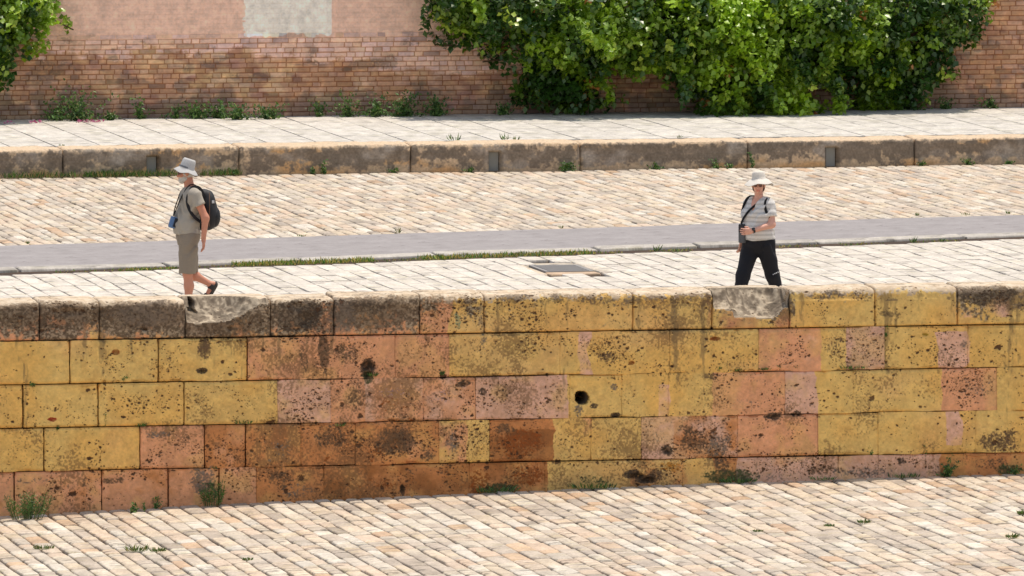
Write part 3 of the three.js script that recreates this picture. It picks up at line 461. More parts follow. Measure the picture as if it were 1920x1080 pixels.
const brickWall = grp('brick_wall', 'long old brick wall with peeling pink paint and a white painted patch', 'wall');
{
  const list = [], CH = 0.0762, y00 = STEPY - 0.01; let row = 0;
  const uv = (x, y) => [(x - BU0) / BUW, (y - BV0) / BVH];
  for (let y = y00; y < 2.95; y += CH, row++) {
    let x = -9 - rr(0, 0.2);
    while (x < 24) {
      const header = rnd() < 0.42, L = header ? rr(0.125, 0.14) : rr(0.235, 0.27);
      const painted = y > 1.62 && x < 12.6, g = painted ? 0.006 : rr(0.009, 0.016), gy = painted ? rr(0.004, 0.007) : rr(0.009, 0.015);
      const xa = x + g / 2, xb = x + L - g / 2, ya = y + gy / 2, yb = y + CH - gy / 2, zf = painted ? 0.006 + rr(-0.001, 0.001) : 0.009 + rr(-0.004, 0.005), b = painted ? 0.003 : 0.006;
      const dark = rnd() < 0.1 && !painted ? rr(0.55, 0.78) : painted ? rr(0.98, 1.0) : rr(0.8, 1.08), tint = painted ? 0 : rr(-0.16, 0.12), T = [dark * (1 + tint * 0.2), dark, dark * (1 - tint)];
      const P = [], U = [], C = [], I = [], jy = painted ? 0.001 : 0.004, q = () => rr(-jy, jy);
      const rim = [[xa + q(), ya + q()], [xb + q(), ya + q()], [xb + q(), yb + q()], [xa + q(), yb + q()]];
      for (const [px, py] of rim) { const cx = (xa + xb) / 2, cy = (ya + yb) / 2; P.push(px + Math.sign(cx - px) * b, py + Math.sign(cy - py) * b, zf + q() * 0.5); U.push(...uv(px, py)); C.push(...T); }
      for (const [px, py] of rim) { P.push(px, py, zf - b); U.push(...uv(px, py)); C.push(...T); }
      for (const [px, py] of rim) { P.push(px, py, -0.03); U.push(...uv(px, py)); C.push(...T); }
      I.push(0, 1, 2, 0, 2, 3);
      for (let k = 0; k < 4; k++) { const n = (k + 1) % 4; I.push(4 + k, 4 + n, n, 4 + k, n, k, 8 + k, 8 + n, 4 + n, 8 + k, 4 + n, 4 + k); }
      const gg = geo(P, I, U, C), p = proj((xa + xb) / 2, (ya + yb) / 2, BRICKZ);
      const vis = p[0] > 0 && p[0] < 1920 && p[1] > 4 && p[1] < 196 && (p[0] < 830 && p[0] > 40 || p[0] > 1790);
      list.push([gg, vis ? (p[1] > 60 ? 2 : 1) * L + rnd() * 0.1 : 0]);
      x += L;
    }
  }
  list.sort((a, b) => b[1] - a[1]);
  list.forEach(([g], k) => { if (k < 300) part('brick', g, brickMat, brickWall).position.z = BRICKZ; });
  part('brickwork', mergeGeometries(list.slice(300).map(a => a[0])), brickMat, brickWall, 'stuff').position.z = BRICKZ;
  const mort = (xa, xb, ya, yb, z, m, nm) => { const g = new THREE.PlaneGeometry(xb - xa, yb - ya).translate((xa + xb) / 2, (ya + yb) / 2, BRICKZ + z), p = g.attributes.position, u = g.attributes.uv; for (let i = 0; i < 4; i++) u.setXY(i, ...uv(p.getX(i), p.getY(i))); part(nm, g, m, brickWall); };
  mort(-12, 26, 0.2, 2.95, 0.002, std({ map: brickMap, color: 0xcab6a4 }), 'mortar');
  mort(BU0, 12.6, 1.62, 2.95, 0.0036, std({ map: brickMap, color: 0xfbf6f0 }), 'painted_mortar');
  part('wall_core', new THREE.BoxGeometry(70, 3.1, 0.4).translate(6, 1.4, BRICKZ - 0.24), std({ color: 0x8a6450 }), brickWall);
}
// ================================================================ drain cover
const grate = grp('drain_cover', 'rectangular dark iron drain cover let into the promenade paving', 'drain cover');
{
  const iron = std({ color: 0x8c8884, roughness: 0.75, metalness: 0.1 }), [xa, xb, za, zb] = GR, B = (a, b, c, d, y, h) => new THREE.BoxGeometry(b - a, h, d - c).translate((a + b) / 2, y, (c + d) / 2);
  part('frame', mergeGeometries([B(xa, xb, za, za + 0.05, -0.02, 0.05), B(xa, xb, zb - 0.05, zb, -0.02, 0.05), B(xa, xa + 0.05, za + 0.05, zb - 0.05, -0.02, 0.05), B(xb - 0.05, xb, za + 0.05, zb - 0.05, -0.02, 0.05)]), iron, grate);
  part('plate', B(xa + 0.05, xb - 0.05, za + 0.05, zb - 0.05, -0.02, 0.03), std({ color: 0x4c4946, roughness: 0.85 }), grate);
  for (let k = 0; k < 12; k++) { const z = mixn(za + 0.1, zb - 0.1, k / 11); part('bar', B(xa + 0.06, xb - 0.06, z - 0.022, z + 0.022, -0.001, 0.014), iron, grate); }
}

// ================================================================ plants
const leafMat = (c, t = 0.35) => new THREE.MeshPhysicalMaterial({ color: c, roughness: 0.55, transmission: t, thickness: 0, side: THREE.DoubleSide });
const vLeaf = new THREE.MeshPhysicalMaterial({ vertexColors: true, roughness: 0.6, transmission: 0.3, thickness: 0, side: THREE.DoubleSide });
class Leaves {                                             // collects small folded leaves and stems
  constructor() { this.P = []; this.C = []; this.I = []; }
  leaf(p, dir, nrm, l, w, c) {                             // four triangles: a folded diamond with a tip
    const s = dir.clone().cross(nrm).normalize(), n = s.clone().cross(dir).normalize(), b = this.P.length / 3;
    const q = (a, e, h) => { const v = p.clone().addScaledVector(dir, a * l).addScaledVector(s, e * w).addScaledVector(n, h * l); this.P.push(v.x, v.y, v.z); this.C.push(...c); };
    q(0, 0, 0); q(0.45, 0.5, 0.1); q(0.5, 0, 0); q(0.45, -0.5, 0.1); q(1, 0, -0.12);
    this.I.push(b, b + 1, b + 2, b, b + 2, b + 3, b + 1, b + 4, b + 2, b + 2, b + 4, b + 3);
  }
  stem(a, m, e, r, c) {
    const b = this.P.length / 3, pts = [a, m, e];
    pts.forEach((p, k) => { const q = r * (1 - 0.4 * k); for (let i = 0; i < 3; i++) { const t = i * 2.0944; this.P.push(p.x + q * Math.cos(t), p.y, p.z + q * Math.sin(t)); this.C.push(...c); } });
    for (let k = 0; k < 2; k++) for (let i = 0; i < 3; i++) { const u = b + k * 3 + i, v = b + k * 3 + (i + 1) % 3; this.I.push(u, v, u + 3, v, v + 3, u + 3); }
  }
  done() { return geo(this.P, this.I, null, this.C); }
}
const V = (x, y, z) => new THREE.Vector3(x, y, z);
const rdir = (up = 0) => V(rr(-1, 1), rr(-1, 1) + up, rr(-1, 1)).normalize();
const greens = [[0.05, 0.12, 0.018], [0.075, 0.17, 0.022], [0.1, 0.2, 0.03], [0.04, 0.09, 0.02], [0.13, 0.22, 0.04]];
const straw = [[0.3, 0.26, 0.09], [0.24, 0.22, 0.08]];
const gtone = (dry = 0) => { const c = rnd() < dry ? pick(straw) : pick(greens), k = rr(0.9, 1.5); return [c[0] * k, c[1] * k, c[2] * k]; };
function grassTuft(w, h, n, dry = 0.2) {
  const L = new Leaves();
  for (let k = 0; k < n; k++) { const a = rr(0, 6.28), q = Math.sqrt(rnd()) * w * 0.5, d = V(Math.cos(a) * rr(0.2, 1), rr(0.5, 1.6), Math.sin(a) * rr(0.2, 0.8)).normalize(); const b0 = V(Math.cos(a) * q, 0.003, Math.sin(a) * q * 0.6); L.stem(V(0, 0.003, 0), b0.clone().multiplyScalar(0.5), b0, 0.004, gtone(dry)); L.leaf(b0, d, rdir(), h * rr(0.5, 1.15), 0.012 + h * 0.04, gtone(dry)); }
  return L.done();
}
function leafyWeed(w, h, n, leaf = 0.04, dry = 0.05) {
  const L = new Leaves(), ns = Math.max(3, Math.round(n / 9));
  for (let k = 0; k < ns; k++) {
    const a = rr(0, 6.28), sp = rr(0.1, 1) * w * 0.5, hh = h * Math.pow(rnd(), 1.6) * rr(0.8, 1.15) + 0.02, e = V(Math.cos(a) * sp, hh, Math.sin(a) * sp * 0.7), m = V(e.x * 0.35, hh * 0.6, e.z * 0.35);
    L.stem(V(0, 0, 0), m, e, 0.004, gtone());
    for (let i = 0; i < 9; i++) { const t = rr(0.15, 1), p = t < 0.6 ? m.clone().multiplyScalar(t / 0.6) : m.clone().lerp(e, (t - 0.6) / 0.4); L.leaf(p, rdir(0.3), rdir(), leaf * rr(0.6, 1.3), leaf * rr(0.4, 0.7), gtone(dry)); }
  }
  return L.done();
}
function featherWeed(w, h, n) {
  const L = new Leaves();
  for (let k = 0; k < n; k++) {
    const a = rr(0, 6.28), sp = Math.sqrt(rnd()) * w * 0.5, hh = h * rr(0.5, 1), e = V(Math.cos(a) * sp, hh, Math.abs(Math.sin(a)) * sp * 0.8), c = gtone();
    const b = V(e.x * 0.6, 0, e.z * 0.5), m = b.clone().lerp(e, 0.6); L.stem(b, m, e, 0.004, c);
    for (let i = 0; i < 16; i++) { const p = b.clone().lerp(e, rr(0.2, 1)); L.leaf(p, rdir(0.5), rdir(), rr(0.03, 0.07), 0.008, c); }
  }
  return L.done();
}
function weed(name, g, pos, label, group, cat = 'weed') { const m = solo(name, g, vLeaf, label, cat, group); m.position.copy(pos); return m; }
const foot = (px, dz = 0.1) => { const x = wx(px); return V(x, rampY(x), dz); };
const onWall = (px, py) => onZ(px, py, -0.01);
const onRamp = (px, py) => { let p = onY(px, py, -1.95); for (let k = 0; k < 4; k++) p = onY(px, py, rampY(p.x)); p.y += 0.0; return p; };
const gq = (px, py) => onY(px, py, 0);
// foot of the quay wall
weed('fennel_weed', featherWeed(0.62, 0.34, 60), foot(38, 0.42), 'feathery bright green weed clump at the left foot of the quay wall', 'weeds at the foot of the quay wall');
weed('weed', leafyWeed(0.2, 0.1, 60, 0.05), foot(240, 0.32), 'small bright leafy weed low on the setts beside the wall foot', 'weeds at the foot of the quay wall');
weed('weed', leafyWeed(0.1, 0.12, 30, 0.03), foot(262, 0.3), 'tiny upright weed just right of a small bright leafy weed', 'weeds at the foot of the quay wall');
weed('weed', featherWeed(0.36, 0.32, 22), foot(395, 0.08), 'dark wispy weed at the wall foot below a brown stained block', 'weeds at the foot of the quay wall');
weed('weed', leafyWeed(0.18, 0.18, 60, 0.04), foot(290, 0.08), 'shaded dark weed between the bright weed and the wispy one', 'weeds at the foot of the quay wall');
weed('weed', grassTuft(0.5, 0.1, 90, 0.05), foot(925, 0.06), 'dark grassy weed at the wall foot under brown stained stone', 'weeds at the foot of the quay wall');
weed('weed', grassTuft(0.6, 0.09, 90, 0.05), foot(1110, 0.06), 'low dark grass along the foot of a yellow painted block', 'weeds at the foot of the quay wall');
weed('weed', grassTuft(0.42, 0.09, 90, 0.05), foot(1380, 0.06), 'dark grass growing at the foot below a rusty brown patch', 'weeds at the foot of the quay wall');
weed('weed', leafyWeed(0.34, 0.26, 260, 0.04), foot(1775, 0.1), 'round dark bushy weed at the right foot of the quay wall', 'weeds at the foot of the quay wall');
weed('weed', leafyWeed(0.34, 0.14, 120, 0.035), foot(1900, 0.08), 'low dark weed at the wall foot by the right edge', 'weeds at the foot of the quay wall');
weed('weed', grassTuft(0.4, 0.07, 50, 0.05), foot(1690, 0.07), 'thin dark grass line at the wall foot left of the round bushy weed', 'weeds at the foot of the quay wall');
weed('weed', grassTuft(0.3, 0.06, 40, 0.05), foot(1540, 0.07), 'sparse dark grass at the foot of a salmon block', 'weeds at the foot of the quay wall');
// rooted in the wall joints
const jw = [[62, 724, 0.14, 0.1, 'small round green tuft in a joint of the leftmost yellow blocks'], [231, 716, 0.2, 0.1, 'star shaped weed sprouting from a joint under a yellow block'], [197, 797, 0.08, 0.13, 'little upright weed in the joint beside a yellow block'], [108, 808, 0.1, 0.08, 'small dark tuft under the block with a red spot'], [265, 800, 0.12, 0.06, 'flat olive tuft in the joint below a yellow block'], [455, 795, 0.22, 0.06, 'low green tuft in a joint below a cracked yellow block'], [402, 880, 0.14, 0.07, 'dark moss tuft in the lowest joint of orange blocks'], [748, 702, 0.13, 0.14, 'yellow green sprig growing out of a salmon block by a cavity'], [700, 706, 0.1, 0.06, 'dark tuft in the sooty cavity of a salmon block'], [828, 704, 0.05, 0.06, 'tiny tuft at the corner of the salmon and yellow blocks'], [1348, 696, 0.14, 0.08, 'bushy tuft at the upper corner of the cracked salmon block'], [1383, 696, 0.14, 0.04, 'flat moss tuft in the joint above the cracked salmon block'], [1432, 694, 0.16, 0.04, 'flat green tuft further right above the cracked salmon block'], [1460, 692, 0.09, 0.08, 'small dark tuft above the joint of two salmon blocks'], [1493, 690, 0.08, 0.09, 'upright small tuft under the salmon pitted block'], [1597, 692, 0.36, 0.06, 'long green moss tuft under the yellow pitted block'], [1661, 630, 0.06, 0.1, 'small tuft hanging at the corner of the pitted pink block'], [1632, 852, 0.22, 0.2, 'dark triangular weed in the lowest joint beside a yellow block'], [1735, 850, 0.14, 0.16, 'bright leafy sprig in the lowest joint of a yellow block'], [638, 800, 0.12, 0.06, 'small olive tuft in the joint under a pitted pink block']];
for (const [px, py, w, h, lb] of jw) weed('wall_weed', h < 0.07 ? grassTuft(w, h, 50, 0.1) : leafyWeed(w, h, 60, 0.03), onWall(px, py), lb, 'weeds rooted in the wall joints');
// tufts between the setts of the lower quay
for (const [px, py, w, h, lb] of [[82, 1030, 0.22, 0.06, 'dry green tuft between the lower setts near the left edge'], [256, 1034, 0.24, 0.09, 'largest grass tuft among the setts of the lower quay'], [297, 1035, 0.14, 0.06, 'small tuft just right of the largest tuft on the lower quay'], [464, 1051, 0.1, 0.04, 'tiny green tuft alone in the lower setts'], [1621, 981, 0.14, 0.05, 'small green tuft on the right half of the lower quay'], [1555, 987, 0.12, 0.03, 'thin straw coloured tuft left of the small green one'], [1420, 997, 0.14, 0.025, 'flat straw tuft in the middle of the lower setts'], [1897, 1009, 0.14, 0.06, 'olive tuft on the lower quay close to the right edge'], [1916, 966, 0.08, 0.07, 'small dark tuft cut by the right edge of the lower quay']])
  weed('grass_tuft', grassTuft(w, h, 60, 0.35), onRamp(px, py), lb, 'tufts among the lower setts');
// along the stone step
for (const [px, w, h, n, lb] of [[1065, 0.5, 0.2, 260, 'wide green weed bush against the stone step'], [1230, 0.34, 0.08, 120, 'low bright green weed patch at the stone step'], [1340, 0.26, 0.2, 140, 'leafy weed with pale heads against the stone step'], [1408, 0.12, 0.22, 50, 'tall thin weed at a kerb joint behind the hatted walker'], [1365, 0.16, 0.06, 50, 'low yellowish weed beside the leafy one at the step'], [605, 0.2, 0.26, 80, 'dark climbing weed on the face of the stone step'], [1815, 0.36, 0.11, 120, 'weed with pale leaves at the right part of the stone step'], [1725, 0.2, 0.04, 60, 'flat yellow green patch under a kerb joint'], [1890, 0.26, 0.05, 60, 'low green patch at the step near the right edge'], [735, 0.24, 0.05, 60, 'small green patch by the step left of a kerb joint'], [585, 0.14, 0.1, 50, 'small dark weed left of the climbing weed'], [880, 0.3, 0.05, 60, 'thin green patch left of the middle drain slot'], [430, 0.3, 0.1, 90, 'green weed at the step right of the bearded walker']])
  weed('step_weed', leafyWeed(w, h, n, 0.045), V(kerbX(px), 0, STEPZ + 0.08), lb, 'weeds along the stone step');
{ // grass along the step and the lane edging: uncountable
  const L = new Leaves();
  for (let k = 0; k < 900; k++) { const px = pick([rr(0, 120), rr(120, 330), rr(160, 270), rr(160, 330), rr(375, 450)]); L.leaf(V(kerbX(px), 0, STEPZ + rr(0.02, 0.2)), V(rr(-0.5, 0.5), 1, rr(0, 0.6)).normalize(), rdir(), rr(0.04, 0.14), 0.018, gtone(0.3)); }
  const g = solo('step_grass', L.done(), vLeaf, 'fringe of grass along the foot of the stone step on the left', 'grass', null, 'stuff');
  const E2 = new Leaves();
  for (let k = 0; k < 2600; k++) {
    const r = rnd(), px = r < 0.34 ? rr(442, 700) : r < 0.62 ? rr(790, 1110) : r < 0.7 ? rr(220, 330) : r < 0.85 ? rr(450, 1110) : r < 0.9 ? rr(100, 450) : pick([1130, 1260, 1500, 1620, 1760]) + rr(-40, 40);
    const p0 = onY(px, 497 - (px - 480) * 0.0335), x = p0.x, z = edgeFront(x) - rr(0.02, 0.5) * (r < 0.62 ? 1 : 0.6);
    E2.leaf(V(x, -0.01, z), V(rr(-0.6, 0.6), 1, rr(-0.5, 0.8)).normalize(), rdir(), rr(0.025, 0.08) * (r < 0.62 ? 1 : 0.6), 0.016, gtone(0.5).map((v, i) => v * [1.9, 1.7, 1.2][i]));
  }
  solo('edging_grass', E2.done(), vLeaf, 'bright grass strip growing along the cycle lane edging', 'grass', null, 'stuff');
}
for (const [px, py, w, h, lb] of [[565, 444, 0.14, 0.06, 'short tuft at the far edge of the cycle lane left of centre'], [747, 438, 0.05, 0.13, 'single thin stalk at the far edge of the cycle lane'], [1052, 429, 0.05, 0.07, 'tiny stalk at the far edge of the cycle lane in the middle'], [1720, 405, 0.05, 0.08, 'little stalk at the far edge of the lane right of the hatted walker'], [1812, 404, 0.16, 0.07, 'ragged tuft at the far lane edge on the right'], [1890, 402, 0.06, 0.08, 'rightmost stalk at the far edge of the cycle lane'], [1270, 474, 0.18, 0.12, 'bushy tuft on the lane edging left of the hatted walker'], [1232, 472, 0.08, 0.14, 'thin upright tuft beside the bushy one on the edging'], [1590, 462, 0.12, 0.08, 'round tuft on the lane edging right of the hatted walker'], [1712, 456, 0.06, 0.13, 'upright stalk on the lane edging far right'], [1766, 454, 0.06, 0.08, 'small tuft on the edging right of the upright stalk'], [52, 458, 0.03, 0.09, 'thin dark stalk at the far lane edge on the left']])
  weed('lane_weed', grassTuft(w * 0.75, h * 0.75, 14, 0.4), gq(px, py), lb, 'tufts along the cycle lane');
for (const [px, w, h, lb] of [[853, 0.16, 0.13, 'spiky sprig on the pavement edge above the step'], [945, 0.08, 0.12, 'bent sprig at the pavement edge in the middle'], [968, 0.07, 0.07, 'small sprig right of the bent one on the pavement edge'], [1273, 0.07, 0.06, 'dot of green on the pavement edge before the shrub'], [115, 0.14, 0.04, 'flat yellow green tuft on the pavement edge at left']])
  weed('pavement_weed', grassTuft(w, h, 12, 0.2), V(onZ(px, 265, STEPZ - 0.72).x, STEPY, STEPZ - 0.71), lb, 'sprigs on the pavement edge');
// foot of the brick wall
for (const [px, w, h, n, dz, lb] of [[150, 0.75, 0.5, 420, 0.5, 'tall flowering weed clump against the brick wall at left'], [110, 0.4, 0.3, 140, 0.35, 'dark weed left of the flowering clump by the bricks'], [205, 0.3, 0.16, 90, 0.5, 'small weed right of the flowering clump by the bricks'], [262, 0.25, 0.34, 80, 0.3, 'slim dark weed against the exposed bricks'], [370, 0.5, 0.28, 200, 0.35, 'shaded weed clump under the paint edge of the bricks'], [410, 0.45, 0.34, 200, 0.35, 'dark weed behind a bright leafy clump by the brick wall'], [445, 0.42, 0.26, 200, 0.75, 'bright leafy clump at the brick wall below the white patch'], [505, 0.4, 0.26, 200, 0.7, 'second bright clump at the brick wall below the white patch'], [600, 0.3, 0.3, 90, 0.3, 'thin dark weed by a leaning stone at the brick wall'], [650, 0.36, 0.36, 160, 0.4, 'dark leafy weed right of the white patch at the bricks'], [705, 0.5, 0.38, 200, 0.4, 'dark weed between two others along the shaded bricks'], [755, 0.6, 0.4, 300, 0.45, 'broad dark weed clump left of the big shrub'], [818, 0.5, 0.34, 240, 0.5, 'weed clump with lit tips next to the big shrub'], [940, 0.4, 0.16, 100, 0.3, 'low shaded weed under the left side of the shrub'], [1775, 0.3, 0.2, 80, 0.3, 'small dark weed by the bricks right of the shrub'], [1860, 0.4, 0.18, 90, 0.25, 'low dark weed at the bricks near the right edge'], [330, 0.3, 0.2, 80, 0.3, 'small weed left of the shaded clump by the bricks']])
  weed('wall_foot_weed', leafyWeed(w * 1.7, h * 1.05, n * 2.0, 0.06, 0.04), V(onZ(px, 205, BRICKZ + dz).x, STEPY, BRICKZ + dz), lb, 'weeds at the foot of the brick wall');
{ const L = new Leaves(); for (let k = 0; k < 60; k++) { const px = pick([rr(140, 195), rr(145, 190), rr(0, 25), rr(55, 80)]); L.leaf(V(onZ(px, 215, BRICKZ + 0.9).x, STEPY + 0.01, BRICKZ + rr(0.7, 1.1)), rdir(0.4), rdir(), 0.05, 0.05, pick([[0.55, 0.1, 0.25], [0.6, 0.2, 0.32], [0.6, 0.45, 0.45]])); } solo('fallen_petals', L.done(), vLeaf, 'pink fallen petals on the pavement by the flowering weed', 'petals', null, 'stuff'); }

// ---------------------------------------------------------------- shrubs hanging in front of the brick wall
const leafGeo = (() => {                                    // a spray of seven heart shaped leaves
  const L = new Leaves(); const keep = seed; seed = 777;
  for (let k = 0; k < 7; k++) { const p = V(rr(-0.07, 0.07), rr(-0.07, 0.07), rr(-0.06, 0.06)), d = V(rr(-1, 1), rr(-1.1, 0.4), rr(-0.3, 1)).normalize(); L.leaf(p, d, V(rr(-0.5, 0.5), 1, rr(0, 0.9)).normalize(), rr(0.078, 0.12), rr(0.068, 0.1), [1, 1, 1]); }
  seed = keep; const g = L.done(); g.deleteAttribute('color'); return g;
})();
const shrubMat = new THREE.MeshPhysicalMaterial({ color: 0xffffff, roughness: 0.38, transmission: 0.34, thickness: 0, side: THREE.DoubleSide });
// lobes: px, py (centre), rx, ry px, how far it stands out from the wall (m), lean of colour 0 dark .. 1 fresh
function shrub(label, lobes, stems, shoots) {
  const g = grp('climbing_shrub', label, 'shrub', 'shrubs hanging over the brick wall');
  const list = [];
  for (const [px, py, rx, ry, out, fresh, dens = 1] of lobes) {
    const c = onZ(px, py, BRICKZ + out * 0.5), a = rx / 124, b = ry / 124, n = Math.round(330 * dens * (a * b) * (0.6 + Math.min(out, 1.2)));
    for (let k = 0; k < n; k++) {
      const d = rdir(), r = Math.pow(rnd(), 0.42), q = 0.78 + 0.44 * vn(d.x * 2.6 + px, d.y * 2.6 + d.z * 2, 55);
      const x = c.x + d.x * a * r * q, y = c.y + d.y * b * r * q, z = Math.max(BRICKZ + 0.06, c.z + d.z * out * 0.55 * r * q);
      if (y < STEPY + 0.02) continue;
      list.push([x, y, z, fresh]);
    }
  }
  for (let k = 0; k < shoots; k++) {                        // trailing shoots that hang out of the mass
    const src = list[Math.floor(rnd() * list.length)]; if (src[1] > 2.3 || src[3] < 0.5) continue;
    let x = src[0], y = src[1], z = src[2] + 0.1; const dx = rr(-0.05, 0.05);
    for (let i = 0; i < 7 && y > STEPY + 0.06; i++) { list.push([x, y, z, src[3] + 0.1]); x += dx + rr(-0.02, 0.02); y -= rr(0.02, 0.07); z += rr(0.0, 0.035); }
  }
  const im = new THREE.InstancedMesh(leafGeo, shrubMat, list.length), o = new THREE.Object3D(), col = new THREE.Color();
  list.forEach(([x, y, z, f], k) => {
    o.position.set(x, y, z); o.rotation.set(rr(-0.5, 0.6), rr(-3.1, 3.1), rr(-0.6, 0.6)); o.scale.setScalar(rr(0.75, 1.25)); o.updateMatrix(); im.setMatrixAt(k, o.matrix);
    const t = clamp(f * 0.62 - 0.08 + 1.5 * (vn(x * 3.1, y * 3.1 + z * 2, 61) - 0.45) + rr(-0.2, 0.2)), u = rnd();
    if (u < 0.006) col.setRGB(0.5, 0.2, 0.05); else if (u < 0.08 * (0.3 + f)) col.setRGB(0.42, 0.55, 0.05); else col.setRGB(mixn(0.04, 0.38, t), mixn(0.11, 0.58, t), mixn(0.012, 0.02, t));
    im.setColorAt(k, col);
  });
  im.name = 'foliage'; im.castShadow = im.receiveShadow = true; im.userData.kind = 'stuff'; g.add(im);
  const bark = std({ color: 0x4a3826 });
  for (const [pts, r] of stems) part('stem', new THREE.TubeGeometry(new THREE.CatmullRomCurve3(pts.map(([px, py, z]) => { const q = onZ(px, py, BRICKZ + z); q.y = Math.max(q.y, STEPY - 0.05); return q; })), 20, r, 6), bark, g);
}
shrub('big sunlit green climbing shrub spilling down the brick wall to the pavement', [
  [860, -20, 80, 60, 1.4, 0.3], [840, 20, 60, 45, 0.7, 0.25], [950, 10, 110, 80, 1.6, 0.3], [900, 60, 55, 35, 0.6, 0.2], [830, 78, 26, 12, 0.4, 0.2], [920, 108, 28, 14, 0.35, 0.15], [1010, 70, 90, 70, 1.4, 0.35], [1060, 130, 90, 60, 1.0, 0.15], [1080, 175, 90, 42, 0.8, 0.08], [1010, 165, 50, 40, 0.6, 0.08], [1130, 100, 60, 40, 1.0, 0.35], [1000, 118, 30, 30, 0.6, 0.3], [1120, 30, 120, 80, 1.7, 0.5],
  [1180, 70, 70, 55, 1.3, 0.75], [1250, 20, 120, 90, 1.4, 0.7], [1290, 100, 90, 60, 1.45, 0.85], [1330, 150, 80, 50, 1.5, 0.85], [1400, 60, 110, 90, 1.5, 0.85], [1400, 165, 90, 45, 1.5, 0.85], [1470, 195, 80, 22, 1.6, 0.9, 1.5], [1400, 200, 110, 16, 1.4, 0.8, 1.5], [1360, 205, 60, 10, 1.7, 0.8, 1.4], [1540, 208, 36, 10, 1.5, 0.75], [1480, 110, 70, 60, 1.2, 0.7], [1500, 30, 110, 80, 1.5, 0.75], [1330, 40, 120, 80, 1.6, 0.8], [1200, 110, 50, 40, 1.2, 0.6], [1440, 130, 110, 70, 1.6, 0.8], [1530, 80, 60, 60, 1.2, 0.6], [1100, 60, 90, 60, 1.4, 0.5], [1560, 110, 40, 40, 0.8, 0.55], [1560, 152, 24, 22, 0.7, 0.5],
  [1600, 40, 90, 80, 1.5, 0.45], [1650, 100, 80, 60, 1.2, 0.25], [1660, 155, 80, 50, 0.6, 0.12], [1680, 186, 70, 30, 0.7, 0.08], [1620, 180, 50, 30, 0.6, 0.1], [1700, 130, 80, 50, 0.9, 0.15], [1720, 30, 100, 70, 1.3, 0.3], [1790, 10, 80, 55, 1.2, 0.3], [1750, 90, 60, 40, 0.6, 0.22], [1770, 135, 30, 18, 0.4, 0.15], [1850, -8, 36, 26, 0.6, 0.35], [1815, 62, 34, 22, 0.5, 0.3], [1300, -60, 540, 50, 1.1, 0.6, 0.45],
], [[[[1330, 210, 0.4], [1340, 150, 0.5], [1300, 60, 0.4], [1280, -120, 0.3]], 0.05], [[[1350, 212, 0.4], [1420, 140, 0.5], [1480, 60, 0.5], [1560, -60, 0.4]], 0.04], [[[1090, 212, 0.25], [1070, 140, 0.3], [1020, 60, 0.4], [980, -60, 0.4]], 0.04], [[[1690, 208, 0.25], [1670, 140, 0.3], [1720, 60, 0.4], [1760, -60, 0.4]], 0.035], [[[1070, 120, 0.3], [960, 110, 0.3], [905, 116, 0.3]], 0.012], [[[1000, 60, 0.3], [900, 85, 0.3], [815, 84, 0.3]], 0.012]], 260);
shrub('smaller green climbing shrub cut off by the upper left corner', [
  [10, 20, 70, 60, 1.1, 0.7], [50, 0, 60, 40, 1.0, 0.7], [20, 70, 52, 40, 0.8, 0.4], [0, 110, 26, 40, 0.7, 0.3], [5, 145, 14, 22, 0.8, 0.6], [75, 30, 36, 18, 0.6, 0.5], [115, 45, 26, 8, 0.4, 0.4], [70, 82, 22, 12, 0.5, 0.35], [-30, 40, 60, 90, 1.1, 0.5], [95, 8, 26, 12, 0.5, 0.6], [-60, -50, 150, 40, 0.9, 0.5, 0.5],
], [[[[-20, 210, 0.3], [-10, 120, 0.35], [0, 60, 0.4], [10, -60, 0.4]], 0.04], [[[10, 20, 0.4], [70, 25, 0.4], [138, 56, 0.35]], 0.012]], 60);

// ================================================================ people: implicit bodies meshed with surface nets
const sub = (a, b) => [a[0] - b[0], a[1] - b[1], a[2] - b[2]];
const cone = (a, b, ra, rb) => { const ba = sub(b, a), l2 = ba[0] ** 2 + ba[1] ** 2 + ba[2] ** 2; return p => { const t = clamp(((p[0] - a[0]) * ba[0] + (p[1] - a[1]) * ba[1] + (p[2] - a[2]) * ba[2]) / l2); return Math.hypot(p[0] - a[0] - ba[0] * t, p[1] - a[1] - ba[1] * t, p[2] - a[2] - ba[2] * t) - mixn(ra, rb, t); }; };
const ell = (c, r, yaw = 0) => { const cs = Math.cos(yaw), sn = Math.sin(yaw), m = Math.min(...r); return p => { const x = p[0] - c[0], z = p[2] - c[2], X = (x * cs - z * sn) / r[0], Y = (p[1] - c[1]) / r[1], Z = (x * sn + z * cs) / r[2], k = Math.hypot(X, Y, Z), k2 = Math.hypot(X / r[0], Y / r[1], Z / r[2]); return k < 1e-4 ? -m : k * (k - 1) / k2; }; };
const smin = (a, b, k) => { const h = clamp(0.5 + 0.5 * (b - a) / k); return mixn(b, a, h) - k * h * (1 - h); };
const join = (list, k) => p => { let d = 1e3; for (const f of list) d = d > 900 ? f(p) : smin(d, f(p), k); return d; };
